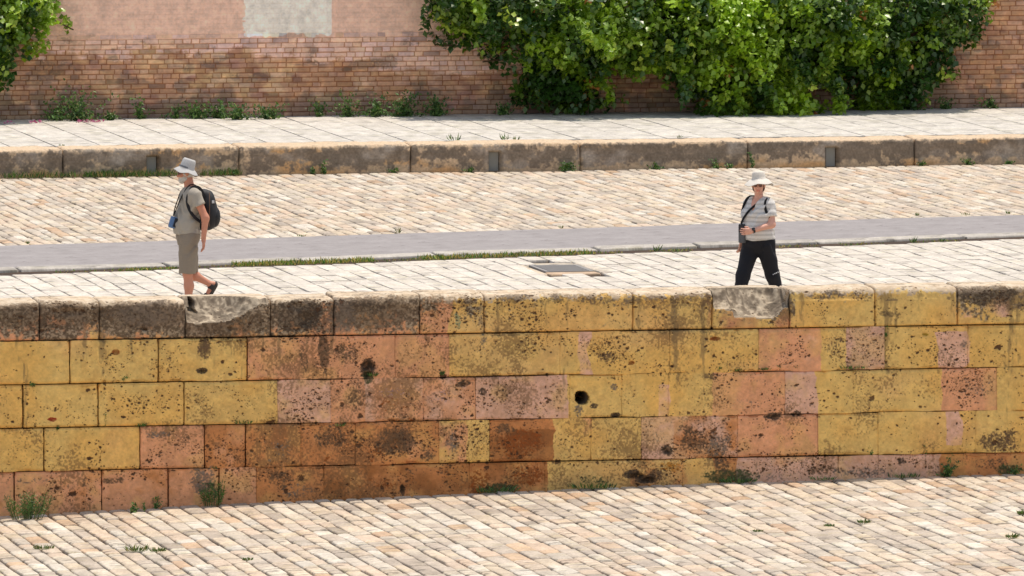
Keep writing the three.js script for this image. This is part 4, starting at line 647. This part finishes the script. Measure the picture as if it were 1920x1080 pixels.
function nets(f, lo, hi, cell) {
  const n = [0, 1, 2].map(i => Math.ceil((hi[i] - lo[i]) / cell) + 1), F = new Float32Array(n[0] * n[1] * n[2]), id = (i, j, k) => (k * n[1] + j) * n[0] + i;
  for (let k = 0; k < n[2]; k++) for (let j = 0; j < n[1]; j++) for (let i = 0; i < n[0]; i++) F[id(i, j, k)] = f([lo[0] + i * cell, lo[1] + j * cell, lo[2] + k * cell]);
  const vi = new Int32Array(F.length).fill(-1), P = [], I = [];
  for (let k = 0; k < n[2] - 1; k++) for (let j = 0; j < n[1] - 1; j++) for (let i = 0; i < n[0] - 1; i++) {
    let c = 0, x = 0, y = 0, z = 0, inside = 0;
    const g = (a, b, d) => F[id(i + a, j + b, k + d)];
    for (let q = 0; q < 8; q++) if (g(q & 1, (q >> 1) & 1, q >> 2) < 0) inside++;
    if (!inside || inside === 8) continue;
    for (let q = 0; q < 8; q++) for (const b of [1, 2, 4]) if (!(q & b)) { const r = q | b, v0 = g(q & 1, (q >> 1) & 1, q >> 2), v1 = g(r & 1, (r >> 1) & 1, r >> 2); if (v0 < 0 !== v1 < 0) { const t = v0 / (v0 - v1); x += mixn(q & 1, r & 1, t); y += mixn((q >> 1) & 1, (r >> 1) & 1, t); z += mixn(q >> 2, r >> 2, t); c++; } }
    vi[id(i, j, k)] = P.length / 3; P.push(lo[0] + (i + x / c) * cell, lo[1] + (j + y / c) * cell, lo[2] + (k + z / c) * cell);
  }
  for (let k = 1; k < n[2] - 1; k++) for (let j = 1; j < n[1] - 1; j++) for (let i = 1; i < n[0] - 1; i++) {
    const s = F[id(i, j, k)] < 0;
    const quad = (a, b, c, d, flip) => { const q = [vi[a], vi[b], vi[c], vi[d]]; if (q.some(v => v < 0)) return; flip ? I.push(q[0], q[2], q[1], q[0], q[3], q[2]) : I.push(q[0], q[1], q[2], q[0], q[2], q[3]); };
    if (s !== F[id(i + 1, j, k)] < 0) quad(id(i, j - 1, k - 1), id(i, j, k - 1), id(i, j, k), id(i, j - 1, k), !s);
    if (s !== F[id(i, j + 1, k)] < 0) quad(id(i - 1, j, k - 1), id(i - 1, j, k), id(i, j, k), id(i, j, k - 1), !s);
    if (s !== F[id(i, j, k + 1)] < 0) quad(id(i - 1, j - 1, k), id(i, j - 1, k), id(i, j, k), id(i - 1, j, k), !s);
  }
  return { P, I };
}
function mesh(f, lo, hi, cell, colour) {
  const { P, I } = nets(f, lo, hi, cell), C = [], U = [];
  for (let i = 0; i < P.length; i += 3) { C.push(...colour([P[i], P[i + 1], P[i + 2]])); U.push(P[i] + P[i + 2] * 0.7, P[i + 1]); }
  return geo(P, I, U, C);
}
const cut = (f, ...pl) => p => { let d = f(p); for (const q of pl) d = Math.max(d, q(p)); return d; };
const above = (y, n = 0) => p => y - p[1] + n * Math.sin(p[0] * 30 + p[2] * 23);
const below = y => p => p[1] - y;
const skinMat = new THREE.MeshPhysicalMaterial({ vertexColors: true, roughness: 0.55, sheen: 0.15 });
const weave = tex(128, 128, (u, v) => { const k = 226 + 26 * Math.sin(u * 402) * Math.sin(v * 402) + 20 * (stoneN(u, v) - 0.5); return [k, k, k]; });
weave.repeat.set(12, 12);
const clothMat = std({ vertexColors: true, map: weave, roughness: 0.95, side: THREE.DoubleSide });
const plain = c => () => c;
// a head: face looks along +z, centre of skull at origin
function headSDF() {
  return join([ell([0, 0.02, -0.012], [0.076, 0.1, 0.095]), ell([0, -0.045, 0.022], [0.058, 0.072, 0.068]), ell([0, -0.095, 0.05], [0.03, 0.022, 0.03]),
    cone([0, -0.002, 0.082], [0, -0.034, 0.103], 0.01, 0.014), ell([0.034, -0.03, 0.064], [0.024, 0.026, 0.022]), ell([-0.034, -0.03, 0.064], [0.024, 0.026, 0.022]), ell([0, 0.022, 0.078], [0.055, 0.012, 0.014]),
    ell([0, -0.064, 0.082], [0.024, 0.007, 0.009]), ell([0, -0.076, 0.08], [0.022, 0.008, 0.01]), ell([0.078, -0.01, -0.008], [0.012, 0.03, 0.018]), ell([-0.078, -0.01, -0.008], [0.012, 0.03, 0.018])], 0.014);
}
const headCol = (base, hair, beard) => p => {
  const [x, y, z] = p;
  if (beard && z > 0.0 && y < -0.048 && !(Math.abs(x) < 0.02 && y > -0.074 && z > 0.07)) return hair;
  if (z > 0.06 && Math.hypot((Math.abs(x) - 0.031) / 0.014, (y + 0.002) / 0.007) < 1) return [0.03, 0.025, 0.02];
  if (z > 0.07 && Math.abs(x) < 0.024 && y < -0.058 && y > -0.082) return [base[0] * 0.85, base[1] * 0.55, base[2] * 0.55];
  if (z > 0.06 && Math.abs(Math.abs(x) - 0.032) < 0.018 && Math.abs(y - 0.024) < 0.006) return [hair[0] * 0.5, hair[1] * 0.5, hair[2] * 0.5];
  if (z < 0.035 && y > -0.055 + 0.6 * Math.max(0, z + 0.02) && Math.abs(x) < 0.082 && !(Math.abs(x) > 0.07 && y < 0.03)) return hair;
  return base;
};
// a hand: wrist at origin, fingers along -y, palm facing +z, thumb to side s (x)
function handSDF(s, curl) {
  const L = [[-0.03, 0.068, 0.0085], [-0.01, 0.078, 0.009], [0.011, 0.074, 0.009], [0.03, 0.058, 0.008]], parts = [ell([0, -0.045, 0], [0.042, 0.055, 0.017])];
  const fs = L.map(([x, l, r], i) => { const X = -x * s, b = [X * 1.0, -0.085, 0], c1 = curl * 0.6, c2 = curl * 1.5, m = [X * 1.12, b[1] - l * 0.5 * Math.cos(c1), l * 0.5 * Math.sin(c1)], e = [X * 1.15, m[1] - l * 0.5 * Math.cos(c2), m[2] + l * 0.5 * Math.sin(c2)]; return [cone([X * 0.9, -0.05, 0], b, r * 1.15, r * 1.1), cone(b, m, r * 1.1, r), cone(m, e, r, r * 0.8)]; });
  const th = [cone([0.022 * s, -0.02, 0.004], [0.05 * s, -0.058, 0.016], 0.013, 0.011), cone([0.05 * s, -0.058, 0.016], [0.056 * s, -0.09, 0.024], 0.011, 0.008)];
  const palm = join([...parts, cone([0, 0.03, 0], [0, -0.02, 0], 0.026, 0.028)], 0.015), fingers = fs.map(f => join(f, 0.005)), thumb = join(th, 0.006);
  return p => { let d = smin(palm(p), thumb(p), 0.008), q = 1e3; for (const f of fingers) q = Math.min(q, f(p)); return smin(d, q, 0.006); };
}
const place = (g, m) => { g.applyMatrix4(m); return g; };
const mat4 = (pos, ex, ey, ez) => new THREE.Matrix4().makeRotationFromEuler(new THREE.Euler(ex, ey, ez, 'YXZ')).setPosition(...pos);
function hatGeo(crownR, crownH, brim, pinch, droop, th = 0.006) {
  const prof = [[crownR + brim, -droop], [crownR + brim * 0.6, -droop * 0.45], [crownR + brim * 0.2, -0.004], [crownR, 0.006], [crownR * 0.98, crownH * 0.4], [crownR * 0.9, crownH * 0.8], [crownR * 0.74, crownH * 0.97], [crownR * 0.4, crownH * (1 - pinch * 0.6)], [0.001, crownH * (1 - pinch)]];
  const inner = prof.slice(0, 8).reverse().map(([r, y]) => [Math.max(0.001, r - th * (r > crownR * 1.02 ? 0 : 1)), y - th]);
  const g = new THREE.LatheGeometry([...inner, ...prof].map(([r, y]) => new THREE.Vector2(r, y)), 40), p = g.attributes.position;
  for (let i = 0; i < p.count; i++) { const x = p.getX(i), y = p.getY(i), z = p.getZ(i), a = Math.atan2(z, x), r = Math.hypot(x, z); if (r > crownR * 1.05) p.setY(i, y + 0.012 * Math.sin(2 * a + 0.6) + 0.006 * Math.sin(5 * a) - 0.018 * Math.abs(Math.cos(a)) * (r - crownR) / brim); p.setX(i, x * 0.9); }
  g.computeVertexNormals(); return g;
}
const strapGeo = (pts, w, t, closed = false) => {           // a flat band through points
  const c = new THREE.CatmullRomCurve3(pts.map(q => V(...q)), closed), sh = new THREE.Shape(); sh.moveTo(-t / 2, -w / 2); sh.lineTo(t / 2, -w / 2); sh.lineTo(t / 2, w / 2); sh.lineTo(-t / 2, w / 2); sh.closePath();
  return new THREE.ExtrudeGeometry(sh, { steps: 48, extrudePath: c, bevelEnabled: false });
};
const foldy = (p, a = 1) => 1.7 * a * (0.006 * (fbm(p[0] * 9 + p[2] * 6, p[1] * 9, 3, 501) - 0.5) + 0.005 * Math.sin(p[1] * 34 + 5 * Math.sin(p[0] * 14 + p[2] * 11)) * sst(0.35, 0.75, fbm(p[0] * 4 + p[2] * 4, p[1] * 5, 2, 505)));

// ---------------------------------------------------------------- walking man, faces -x (left)
{
  const base = gq(350, 588); base.y = 0.004;
  const skin = lin([198, 134, 106]), hair = lin([196, 190, 180]);
  const man = grp('person', 'walking person in grey bucket hat, khaki T-shirt and shorts, with white beard', 'person'); man.position.copy(base);
  const neckB = [0.045, 1.5, 0], HC = [-0.005, 1.705, 0];
  const shL = [0.075, 1.45, 0.19], elL = [0.19, 1.17, 0.255], wrL = [0.165, 0.92, 0.26], shR = [0.05, 1.45, -0.19], elR = [0.06, 1.16, -0.25], wrR = [0.03, 0.92, -0.26];
  const hipL = [0.01, 0.92, 0.09], knL = [-0.005, 0.5, 0.1], anL = [0.0, 0.09, 0.1], hipR = [0.03, 0.92, -0.09], knR = [0.02, 0.52, -0.1], anR = [0.3, 0.345, -0.1];
  const torso = [ell([0.045, 1.33, 0], [0.125, 0.22, 0.19]), ell([0.005, 1.1, 0], [0.145, 0.2, 0.175]), ell([0.02, 0.95, 0], [0.135, 0.14, 0.18]), cone([0.055, 1.45, -0.15], [0.06, 1.45, 0.15], 0.068, 0.068)];
  const armL = [cone(shL, elL, 0.056, 0.043), cone(elL, wrL, 0.045, 0.03)], armR = [cone(shR, elR, 0.056, 0.043), cone(elR, wrR, 0.045, 0.03)];
  const legL = [cone(hipL, knL, 0.095, 0.058), cone(knL, [0.012, 0.34, 0.1], 0.056, 0.057), cone([0.012, 0.34, 0.1], anL, 0.056, 0.036)], mR = [mixn(knR[0], anR[0], 0.35), mixn(knR[1], anR[1], 0.35) - 0.012, -0.1], legR = [cone(hipR, knR, 0.095, 0.058), cone(knR, mR, 0.056, 0.056), cone(mR, anR, 0.055, 0.035)];
  const footL = [cone([0.03, 0.05, 0.1], [-0.16, 0.035, 0.1], 0.04, 0.032)], fd = [-0.12, -0.22, 0], footR = [cone([0.345, 0.335, -0.1], [0.345 + fd[0], 0.335 + fd[1], -0.1], 0.04, 0.032)];
  const neck = [cone(neckB, [0.02, 1.63, 0], 0.062, 0.058)];
  const bodyF = join([...torso, ...armL, ...armR, ...legL, ...legR, ...footL, ...footR, ...neck], 0.035);
  const G = mesh(bodyF, [-0.3, -0.02, -0.35], [0.48, 1.7, 0.36], 0.013, plain(skin));
  const hm = mat4(HC, 0.06, -Math.PI / 2 - 0.12, 0);
  const H = place(mesh(headSDF(), [-0.11, -0.14, -0.13], [0.11, 0.14, 0.14], 0.0048, headCol(skin, hair, true)), hm);
  const hl = place(mesh(handSDF(1, 0.5), [-0.09, -0.2, -0.06], [0.09, 0.05, 0.12], 0.0036, plain(skin)), mat4(wrL, 0.06, Math.PI / 2 + Math.PI, 0));
  const hr = place(mesh(handSDF(-1, 0.5), [-0.09, -0.2, -0.06], [0.09, 0.05, 0.12], 0.0036, plain(skin)), mat4(wrR, -0.05, Math.PI / 2, 0));
  part('body', mergeGeometries([G, H, hl, hr]), skinMat, man);
  const inflate = (f, d, a = 1) => p => f(p) - d - foldy(p, a);
  const sleeve = (a, b, r0, r1) => { const e = [mixn(a[0], b[0], 0.46), mixn(a[1], b[1], 0.46), mixn(a[2], b[2], 0.46)], n = V(...sub(e, a)).normalize(); return cut(cone(a, [mixn(a[0], b[0], 0.7), mixn(a[1], b[1], 0.7), mixn(a[2], b[2], 0.7)], r0, r1), p => (p[0] - e[0]) * n.x + (p[1] - e[1]) * n.y + (p[2] - e[2]) * n.z); };
  const khaki = lin([190, 180, 164]), shirtBody = join([...torso.map(f => inflate(f, 0.016, 1.4)), ell([-0.01, 1.05, 0], [0.15, 0.2, 0.19])], 0.04);
  const shirtF = cut(p => smin(shirtBody(p), Math.min(sleeve(shL, elL, 0.074, 0.078)(p), sleeve(shR, elR, 0.074, 0.078)(p)), 0.03) - foldy(p, 0.8), above(0.965, 0.004), p => p[1] - 1.545 + 0.25 * Math.max(0, -(p[0] - 0.03)));
  part('shirt', mesh(shirtF, [-0.28, 0.9, -0.36], [0.34, 1.62, 0.36], 0.0105, plain(khaki)), clothMat, man);
  const shortsF = cut(join([inflate(torso[2], 0.014), inflate(cone(hipL, [knL[0] - 0.005, 0.44, 0.1], 0.12, 0.1), 0.0, 1.6), inflate(cone(hipR, [knR[0] + 0.04, 0.44, -0.1], 0.12, 0.1), 0.0, 1.6)], 0.03), below(1.03), above(0.492, 0.005));
  part('shorts', mesh(shortsF, [-0.25, 0.42, -0.3], [0.32, 1.08, 0.32], 0.011, plain(lin([160, 145, 126]))), clothMat, man);
  const dark = lin([52, 46, 42]);
  const sandal = (f, clip) => mesh(cut(p => f(p) - 0.008, clip), [-0.3, -0.02, -0.25], [0.48, 0.5, 0.25], 0.009, plain(dark));
  const soleL = cut(p => footL[0](p) - 0.016, p => p[1] - 0.03), soleFR = p => { const x = p[0] - 0.345, y = p[1] - 0.335, n = [0.878, -0.478]; return -(x * n[0] + y * n[1]); };
  part('sandal', mesh(p => Math.min(soleL(p), cut(q => footL[0](q) - 0.01, q => Math.abs(q[0] + 0.09) - 0.03)(p), cut(q => footL[0](q) - 0.01, q => Math.abs(q[0] - 0.02) - 0.025)(p)), [-0.3, -0.03, 0], [0.12, 0.14, 0.2], 0.008, plain(dark)), std({ vertexColors: true, roughness: 0.7 }), man);
  part('sandal', mesh(p => Math.min(cut(q => footR[0](q) - 0.016, q => soleFR(q) - 0.0 + 0.008)(p), cut(q => footR[0](q) - 0.011, q => Math.abs((q[0] - 0.345) * -0.478 + (q[1] - 0.335) * -0.878 - 0.17) - 0.035)(p), cut(q => footR[0](q) - 0.011, q => Math.abs((q[0] - 0.345) * -0.478 + (q[1] - 0.335) * -0.878 - 0.035) - 0.032)(p)), [0.12, 0.0, -0.2], [0.48, 0.45, 0.0], 0.008, plain(dark)), std({ vertexColors: true, roughness: 0.7 }), man);
  const hat = part('hat', place(hatGeo(0.1, 0.13, 0.07, 0.2, 0.035), mat4([0.006, 1.752, 0], 0, 0, -0.32)), std({ map: weave, color: new THREE.Color(0.62, 0.61, 0.59), side: THREE.DoubleSide }), man);
  part('hat_band', place(new THREE.CylinderGeometry(0.0985, 0.1, 0.022, 40, 1, true).scale(0.9, 1, 1), mat4([0.0, 1.772, 0], 0, 0, -0.32)), std({ color: 0x74767a, side: THREE.DoubleSide }), hat);
  const glasses = mergeGeometries([[0.032, 1], [-0.032, 1]].map(([x]) => place(new THREE.TorusGeometry(0.02, 0.0028, 6, 16), mat4([x, -0.002, 0.092], 0, 0, 0))).concat([place(new THREE.CylinderGeometry(0.0025, 0.0025, 0.1, 6), mat4([0.072, 0.0, 0.045], Math.PI / 2, 0, 0)), place(new THREE.CylinderGeometry(0.0025, 0.0025, 0.1, 6), mat4([-0.072, 0.0, 0.045], Math.PI / 2, 0, 0))]));
  part('glasses', place(glasses, hm), std({ color: 0x1a1614, roughness: 0.3 }), man);
  const bd = join([ell([0, -0.085, 0.055], [0.046, 0.045, 0.042]), ell([0.045, -0.06, 0.02], [0.018, 0.035, 0.035]), ell([-0.045, -0.06, 0.02], [0.018, 0.035, 0.035])], 0.02);
  part('beard', place(mesh(p => bd(p) - 0.008 * (fbm(p[0] * 60, p[1] * 60 + p[2] * 50, 2, 520) - 0.5), [-0.1, -0.16, -0.04], [0.1, 0.0, 0.13], 0.005, plain(hair)), hm), std({ vertexColors: true }), man);
  // backpack
  const bp = grp('backpack', 'rounded black backpack on the back of the bearded walker', 'backpack'); bp.position.copy(base);
  const black = std({ color: 0x17171b, roughness: 0.65 }), pk = join([ell([0.265, 1.25, 0.02], [0.105, 0.235, 0.155]), ell([0.29, 1.17, 0.02], [0.1, 0.14, 0.145]), cone([0.2, 1.42, 0], [0.2, 1.1, 0], 0.09, 0.1)], 0.05);
  const notArm = p => 0.052 - Math.min(armL[0](p), armL[1](p)) - 0.04;
  part('pack', mesh(cut(p => pk(p) - foldy(p, 0.8), p => 0.15 - p[0] - 0.02 * (p[1] - 1.2)), [0.1, 0.95, -0.2], [0.45, 1.55, 0.24], 0.011, plain([1, 1, 1])), black, bp);
  part('front_pocket', mesh(cut(ell([0.34, 1.17, 0.03], [0.07, 0.13, 0.125]), p => 0.3 - p[0]), [0.28, 1.0, -0.15], [0.43, 1.32, 0.18], 0.01, plain([1, 1, 1])), std({ color: 0x0e0e12, roughness: 0.6 }), bp);
  part('zip_piping', strapGeo([[0.26, 1.47, 0.13], [0.255, 1.36, 0.178], [0.25, 1.2, 0.186], [0.25, 1.06, 0.17]], 0.01, 0.01), std({ color: 0x6a5344 }), bp);
  part('buckle', new THREE.BoxGeometry(0.03, 0.035, 0.012).translate(0.3, 1.36, 0.165), std({ color: 0xc8c8c8, roughness: 0.4 }), bp);
  for (const s of [1, -1]) part('shoulder_strap', strapGeo([[0.2, 1.42, 0.12 * s], [0.14, 1.525, 0.135 * s], [0.06, 1.54, 0.14 * s], [0.0, 1.46, 0.165 * s], [-0.02, 1.36, 0.185 * s], [0.015, 1.25, 0.2 * s], [0.1, 1.15, 0.2 * s], [0.2, 1.1, 0.15 * s]], 0.036, 0.012), black, bp);
  // little blue bag on a neck strap
  const cb = grp('shoulder_bag', 'small blue bag hanging on a black strap before the bearded walker', 'bag'); cb.position.copy(base);
  part('pouch', place(mesh(p => { const q = [Math.abs(p[0]) - 0.024, Math.abs(p[1]) - 0.056, Math.abs(p[2]) - 0.04]; return Math.hypot(Math.max(q[0], 0), Math.max(q[1], 0), Math.max(q[2], 0)) + Math.min(Math.max(...q), 0) - 0.014; }, [-0.07, -0.1, -0.08], [0.07, 0.1, 0.08], 0.008, plain([1, 1, 1])), mat4([-0.175, 1.11, 0.05], 0, 0, -0.3)), std({ color: 0x56749c, roughness: 0.7 }), cb);
  part('flap', place(new THREE.BoxGeometry(0.045, 0.11, 0.115).translate(0.024, 0, 0), mat4([-0.172, 1.115, 0.05], 0, 0, -0.3)), std({ color: 0x20242c, roughness: 0.8 }), cb);
  part('strap', strapGeo([[-0.165, 1.19, 0.06], [-0.135, 1.28, 0.09], [-0.09, 1.39, 0.1], [-0.03, 1.5, 0.09], [0.035, 1.565, 0.07], [0.09, 1.56, 0.03], [0.11, 1.54, -0.04], [0.06, 1.56, -0.09], [-0.04, 1.49, -0.09], [-0.1, 1.37, -0.05], [-0.145, 1.26, 0.0], [-0.165, 1.19, 0.04]], 0.02, 0.008), std({ color: 0x151515 }), cb);
}
// ---------------------------------------------------------------- walking woman, three quarters to the camera (built facing +z, turned left)
{
  const base = gq(1422, 590); base.y = 0.004; const TURN = -0.82;
  const skin = lin([220, 164, 140]), hair = lin([92, 62, 44]);
  const wo = grp('person', 'walking person in cream sun hat, white striped top and black trousers', 'person'); wo.position.copy(base); wo.rotation.y = TURN;
  const HC = [0.01, 1.575, 0.02];
  const shL = [0.16, 1.34, -0.01], elL = [0.215, 1.1, 0.03], wrL = [0.085, 1.03, 0.27], shR = [-0.16, 1.34, -0.01], elR = [-0.22, 1.09, -0.06], wrR = [-0.23, 0.88, 0.02];
  const hipL = [0.09, 0.86, 0], hipR = [-0.09, 0.86, 0], knL = [0.11, 0.47, -0.14], anL = [0.115, 0.13, -0.33], knR = [-0.09, 0.48, 0.2], anR = [-0.09, 0.09, 0.34];
  const torso = [ell([0, 1.22, 0.0], [0.17, 0.2, 0.13]), ell([0, 1.03, 0.02], [0.175, 0.18, 0.145]), ell([0, 0.9, -0.01], [0.19, 0.16, 0.155]), cone([-0.13, 1.345, -0.01], [0.13, 1.345, -0.01], 0.055, 0.055), ell([0.075, 1.2, 0.085], [0.075, 0.08, 0.07]), ell([-0.075, 1.2, 0.085], [0.075, 0.08, 0.07])];
  const armL = [cone(shL, elL, 0.05, 0.042), cone(elL, wrL, 0.043, 0.026)], armR = [cone(shR, elR, 0.05, 0.042), cone(elR, wrR, 0.043, 0.026)];
  const legs = [cone(hipL, knL, 0.095, 0.06), cone(knL, anL, 0.058, 0.038), cone(hipR, knR, 0.095, 0.06), cone(knR, anR, 0.058, 0.038)];
  const G = mesh(join([...torso, ...armL, ...armR, ...legs, cone([0, 1.37, -0.01], [0.005, 1.5, 0.01], 0.055, 0.05)], 0.03), [-0.36, 0.02, -0.52], [0.36, 1.56, 0.52], 0.013, plain(skin));
  const hm = mat4(HC, 0.02, 0.54, 0).multiply(new THREE.Matrix4().makeScale(0.95, 0.95, 0.95));
  const H = place(mesh(headSDF(), [-0.11, -0.14, -0.13], [0.11, 0.14, 0.14], 0.0048, headCol(skin, hair, false)), hm);
  const hl = place(mesh(handSDF(1, 0.75), [-0.09, -0.2, -0.06], [0.09, 0.05, 0.12], 0.0036, plain(skin)), new THREE.Matrix4().makeBasis(...(() => { const Y = V(0.3, 0.06, -0.95).normalize(), Z = V(0.1, 0.95, 0.2).cross(Y).normalize(); return [Y.clone().cross(Z), Y, Z]; })()).setPosition(...wrL));
  const hr = place(mesh(handSDF(-1, 0.5), [-0.09, -0.2, -0.06], [0.09, 0.05, 0.12], 0.0036, plain(skin)), mat4(wrR, -0.2, -Math.PI / 2, 0));
  part('body', mergeGeometries([G, H, hl, hr]), skinMat, wo);
  const hairF = join([ell([0, 0.02, -0.03], [0.088, 0.095, 0.09]), ell([0, -0.05, -0.05], [0.08, 0.07, 0.055])], 0.03);
  part('hair', place(mesh(cut(hairF, p => p[2] - 0.035), [-0.12, -0.14, -0.15], [0.12, 0.14, 0.1], 0.007, plain(hair)), hm), std({ vertexColors: true }), wo);
  const sl = (a, b) => { const e = [mixn(a[0], b[0], 0.62), mixn(a[1], b[1], 0.62), mixn(a[2], b[2], 0.62)], n = V(...sub(e, a)).normalize(); return cut(cone(a, b, 0.062, 0.078), p => (p[0] - e[0]) * n.x + (p[1] - e[1]) * n.y + (p[2] - e[2]) * n.z); };
  const tb = join([...torso.map(f => p => f(p) - 0.016 - foldy(p, 1.3)), ell([0, 0.99, 0.01], [0.195, 0.17, 0.165])], 0.045);
  const topF = cut(p => smin(tb(p), Math.min(sl(shL, elL)(p), sl(shR, elR)(p)), 0.03) - foldy(p, 0.9), above(0.905, 0.004), p => p[1] - 1.43, p => p[2] > 0 ? (p[1] - 1.25) * 0.36 - Math.abs(p[0]) : -1);
  const white = lin([246, 242, 235]), stripe = lin([216, 212, 205]);
  part('top', mesh(topF, [-0.34, 0.86, -0.26], [0.34, 1.46, 0.3], 0.0105, p => Math.sin(p[1] * 118) > 0.35 ? stripe : white), clothMat, wo);
  const tr = join([p => torso[2](p) - 0.014, ...[[hipL, knL, anL], [hipR, knR, anR]].flatMap(([a, b, c]) => [cone(a, b, 0.12, 0.084), cone(b, [c[0], c[1] - 0.03, c[2]], 0.084, 0.076)])], 0.03);
  part('trousers', mesh(cut(p => tr(p) - foldy(p, 1.6), below(0.98), above(0.07)), [-0.34, 0.0, -0.58], [0.34, 1.02, 0.58], 0.012, plain(lin([30, 30, 36]))), clothMat, wo);
  for (let k = 0; k < 4; k++) part('stud', new THREE.SphereGeometry(0.007, 8, 6).translate(0.2 + (k - 1.5) * 0.012, 0.49 + k * 0.008, -0.075 - (k - 1.5) * 0.017), std({ color: 0xd8d8d8, roughness: 0.4 }), wo);
  for (const [a, up] of [[anL, 0.04], [anR, 0.0]]) part('shoe', mesh(cut(join([cone([a[0], 0.055 + up, a[2] - 0.03], [a[0], 0.045, a[2] + 0.16], 0.048, 0.04), cone([a[0], 0.09 + up, a[2]], [a[0], 0.05, a[2]], 0.045, 0.045)], 0.03), above(0.001)), [a[0] - 0.1, -0.02, a[2] - 0.14], [a[0] + 0.1, 0.2, a[2] + 0.26], 0.009, plain(lin([50, 46, 44]))), std({ vertexColors: true, roughness: 0.7 }), wo);
  const hat = part('hat', place(hatGeo(0.094, 0.098, 0.1, 0.08, 0.05), mat4([0.01, 1.638, 0.015], -0.06, 0.54, 0.03)), std({ map: weave, color: new THREE.Color(0.88, 0.82, 0.72), side: THREE.DoubleSide }), wo);
  part('hat_band', place(new THREE.CylinderGeometry(0.09, 0.0925, 0.016, 40, 1, true).scale(0.9, 1, 1), mat4([0.01, 1.654, 0.015], -0.06, 0.54, 0.03)), std({ color: 0x4a443e, side: THREE.DoubleSide }), hat);
  const gl = mergeGeometries([[0.033], [-0.033]].map(([x]) => place(new THREE.CylinderGeometry(0.022, 0.022, 0.006, 18), mat4([x, -0.004, 0.09], Math.PI / 2, 0, 0))).concat([place(new THREE.BoxGeometry(0.02, 0.005, 0.006), mat4([0, 0, 0.094], 0, 0, 0)), place(new THREE.BoxGeometry(0.004, 0.005, 0.09), mat4([0.074, 0, 0.045], 0, 0, 0)), place(new THREE.BoxGeometry(0.004, 0.005, 0.09), mat4([-0.074, 0, 0.045], 0, 0, 0))].map(g => g)));
  part('sunglasses', place(gl, hm), std({ color: 0x6a4638, roughness: 0.25 }), wo);
  const wp = [mixn(elL[0], wrL[0], 0.93), mixn(elL[1], wrL[1], 0.93), mixn(elL[2], wrL[2], 0.93)], wd = V(...sub(wrL, elL)).normalize();
  const watch = new THREE.CylinderGeometry(0.034, 0.034, 0.024, 20, 1, true).applyQuaternion(new THREE.Quaternion().setFromUnitVectors(V(0, 1, 0), wd)).translate(...wp);
  part('watch', mergeGeometries([watch, place(new THREE.CylinderGeometry(0.02, 0.02, 0.01, 18), mat4([wp[0] + 0.02, wp[1] + 0.02, wp[2] + 0.022], 0.8, 0.5, 0))]), std({ color: 0x141416, roughness: 0.4, side: THREE.DoubleSide }), wo);
  // cross-body bag and backpack
  const bag = grp('crossbody_bag', 'grey and black cross-body bag on the hip of the walker in striped top', 'bag'); bag.position.copy(base); bag.rotation.y = TURN;
  const rb = (c, h, r) => p => { const q = [Math.abs(p[0] - c[0]) - h[0], Math.abs(p[1] - c[1]) - h[1], Math.abs(p[2] - c[2]) - h[2]]; return Math.hypot(Math.max(q[0], 0), Math.max(q[1], 0), Math.max(q[2], 0)) + Math.min(Math.max(...q), 0) - r; };
  part('pouch', mesh(rb([-0.12, 0.95, 0.165], [0.03, 0.065, 0.022], 0.014), [-0.27, 0.82, 0.07], [-0.03, 1.08, 0.25], 0.008, plain([1, 1, 1])), std({ color: 0x585a5c, roughness: 0.8 }), bag);
  part('flap', mesh(rb([-0.12, 1.045, 0.165], [0.029, 0.04, 0.024], 0.014), [-0.27, 0.95, 0.07], [-0.03, 1.16, 0.25], 0.008, plain([1, 1, 1])), std({ color: 0x2c282a, roughness: 0.7 }), bag);
  part('strap', strapGeo([[-0.14, 1.1, 0.17], [-0.09, 1.17, 0.192], [-0.03, 1.26, 0.168], [0.04, 1.35, 0.09], [0.085, 1.405, 0.03], [0.1, 1.41, -0.03], [0.06, 1.32, -0.13], [-0.06, 1.15, -0.15], [-0.19, 1.03, -0.06], [-0.215, 1.02, 0.06], [-0.17, 1.09, 0.15]], 0.026, 0.008), std({ color: 0x141416 }), bag);
  const bp = grp('backpack', 'dark backpack behind the shoulder of the walker in striped top', 'backpack'); bp.position.copy(base); bp.rotation.y = TURN;
  part('pack', mesh(join([ell([-0.05, 1.2, -0.18], [0.12, 0.17, 0.065]), ell([-0.05, 1.3, -0.165], [0.11, 0.1, 0.055])], 0.05), [-0.22, 0.95, -0.36], [0.2, 1.5, -0.08], 0.012, plain([1, 1, 1])), std({ color: 0x1b1a1c, roughness: 0.7 }), bp);
  for (const s of [1, -1]) part('shoulder_strap', strapGeo([[0.08 * s - 0.03, 1.36, -0.15], [0.11 * s, 1.41, -0.06], [0.13 * s, 1.4, 0.03], [0.155 * s, 1.3, 0.085], [0.19 * s, 1.17, 0.05], [0.16 * s, 1.07, -0.1], [0.08 * s - 0.03, 1.08, -0.16]], s < 0 ? 0.05 : 0.03, 0.012), std({ color: 0x1b1a1c }), bp);
}

renderer.render(scene, camera);
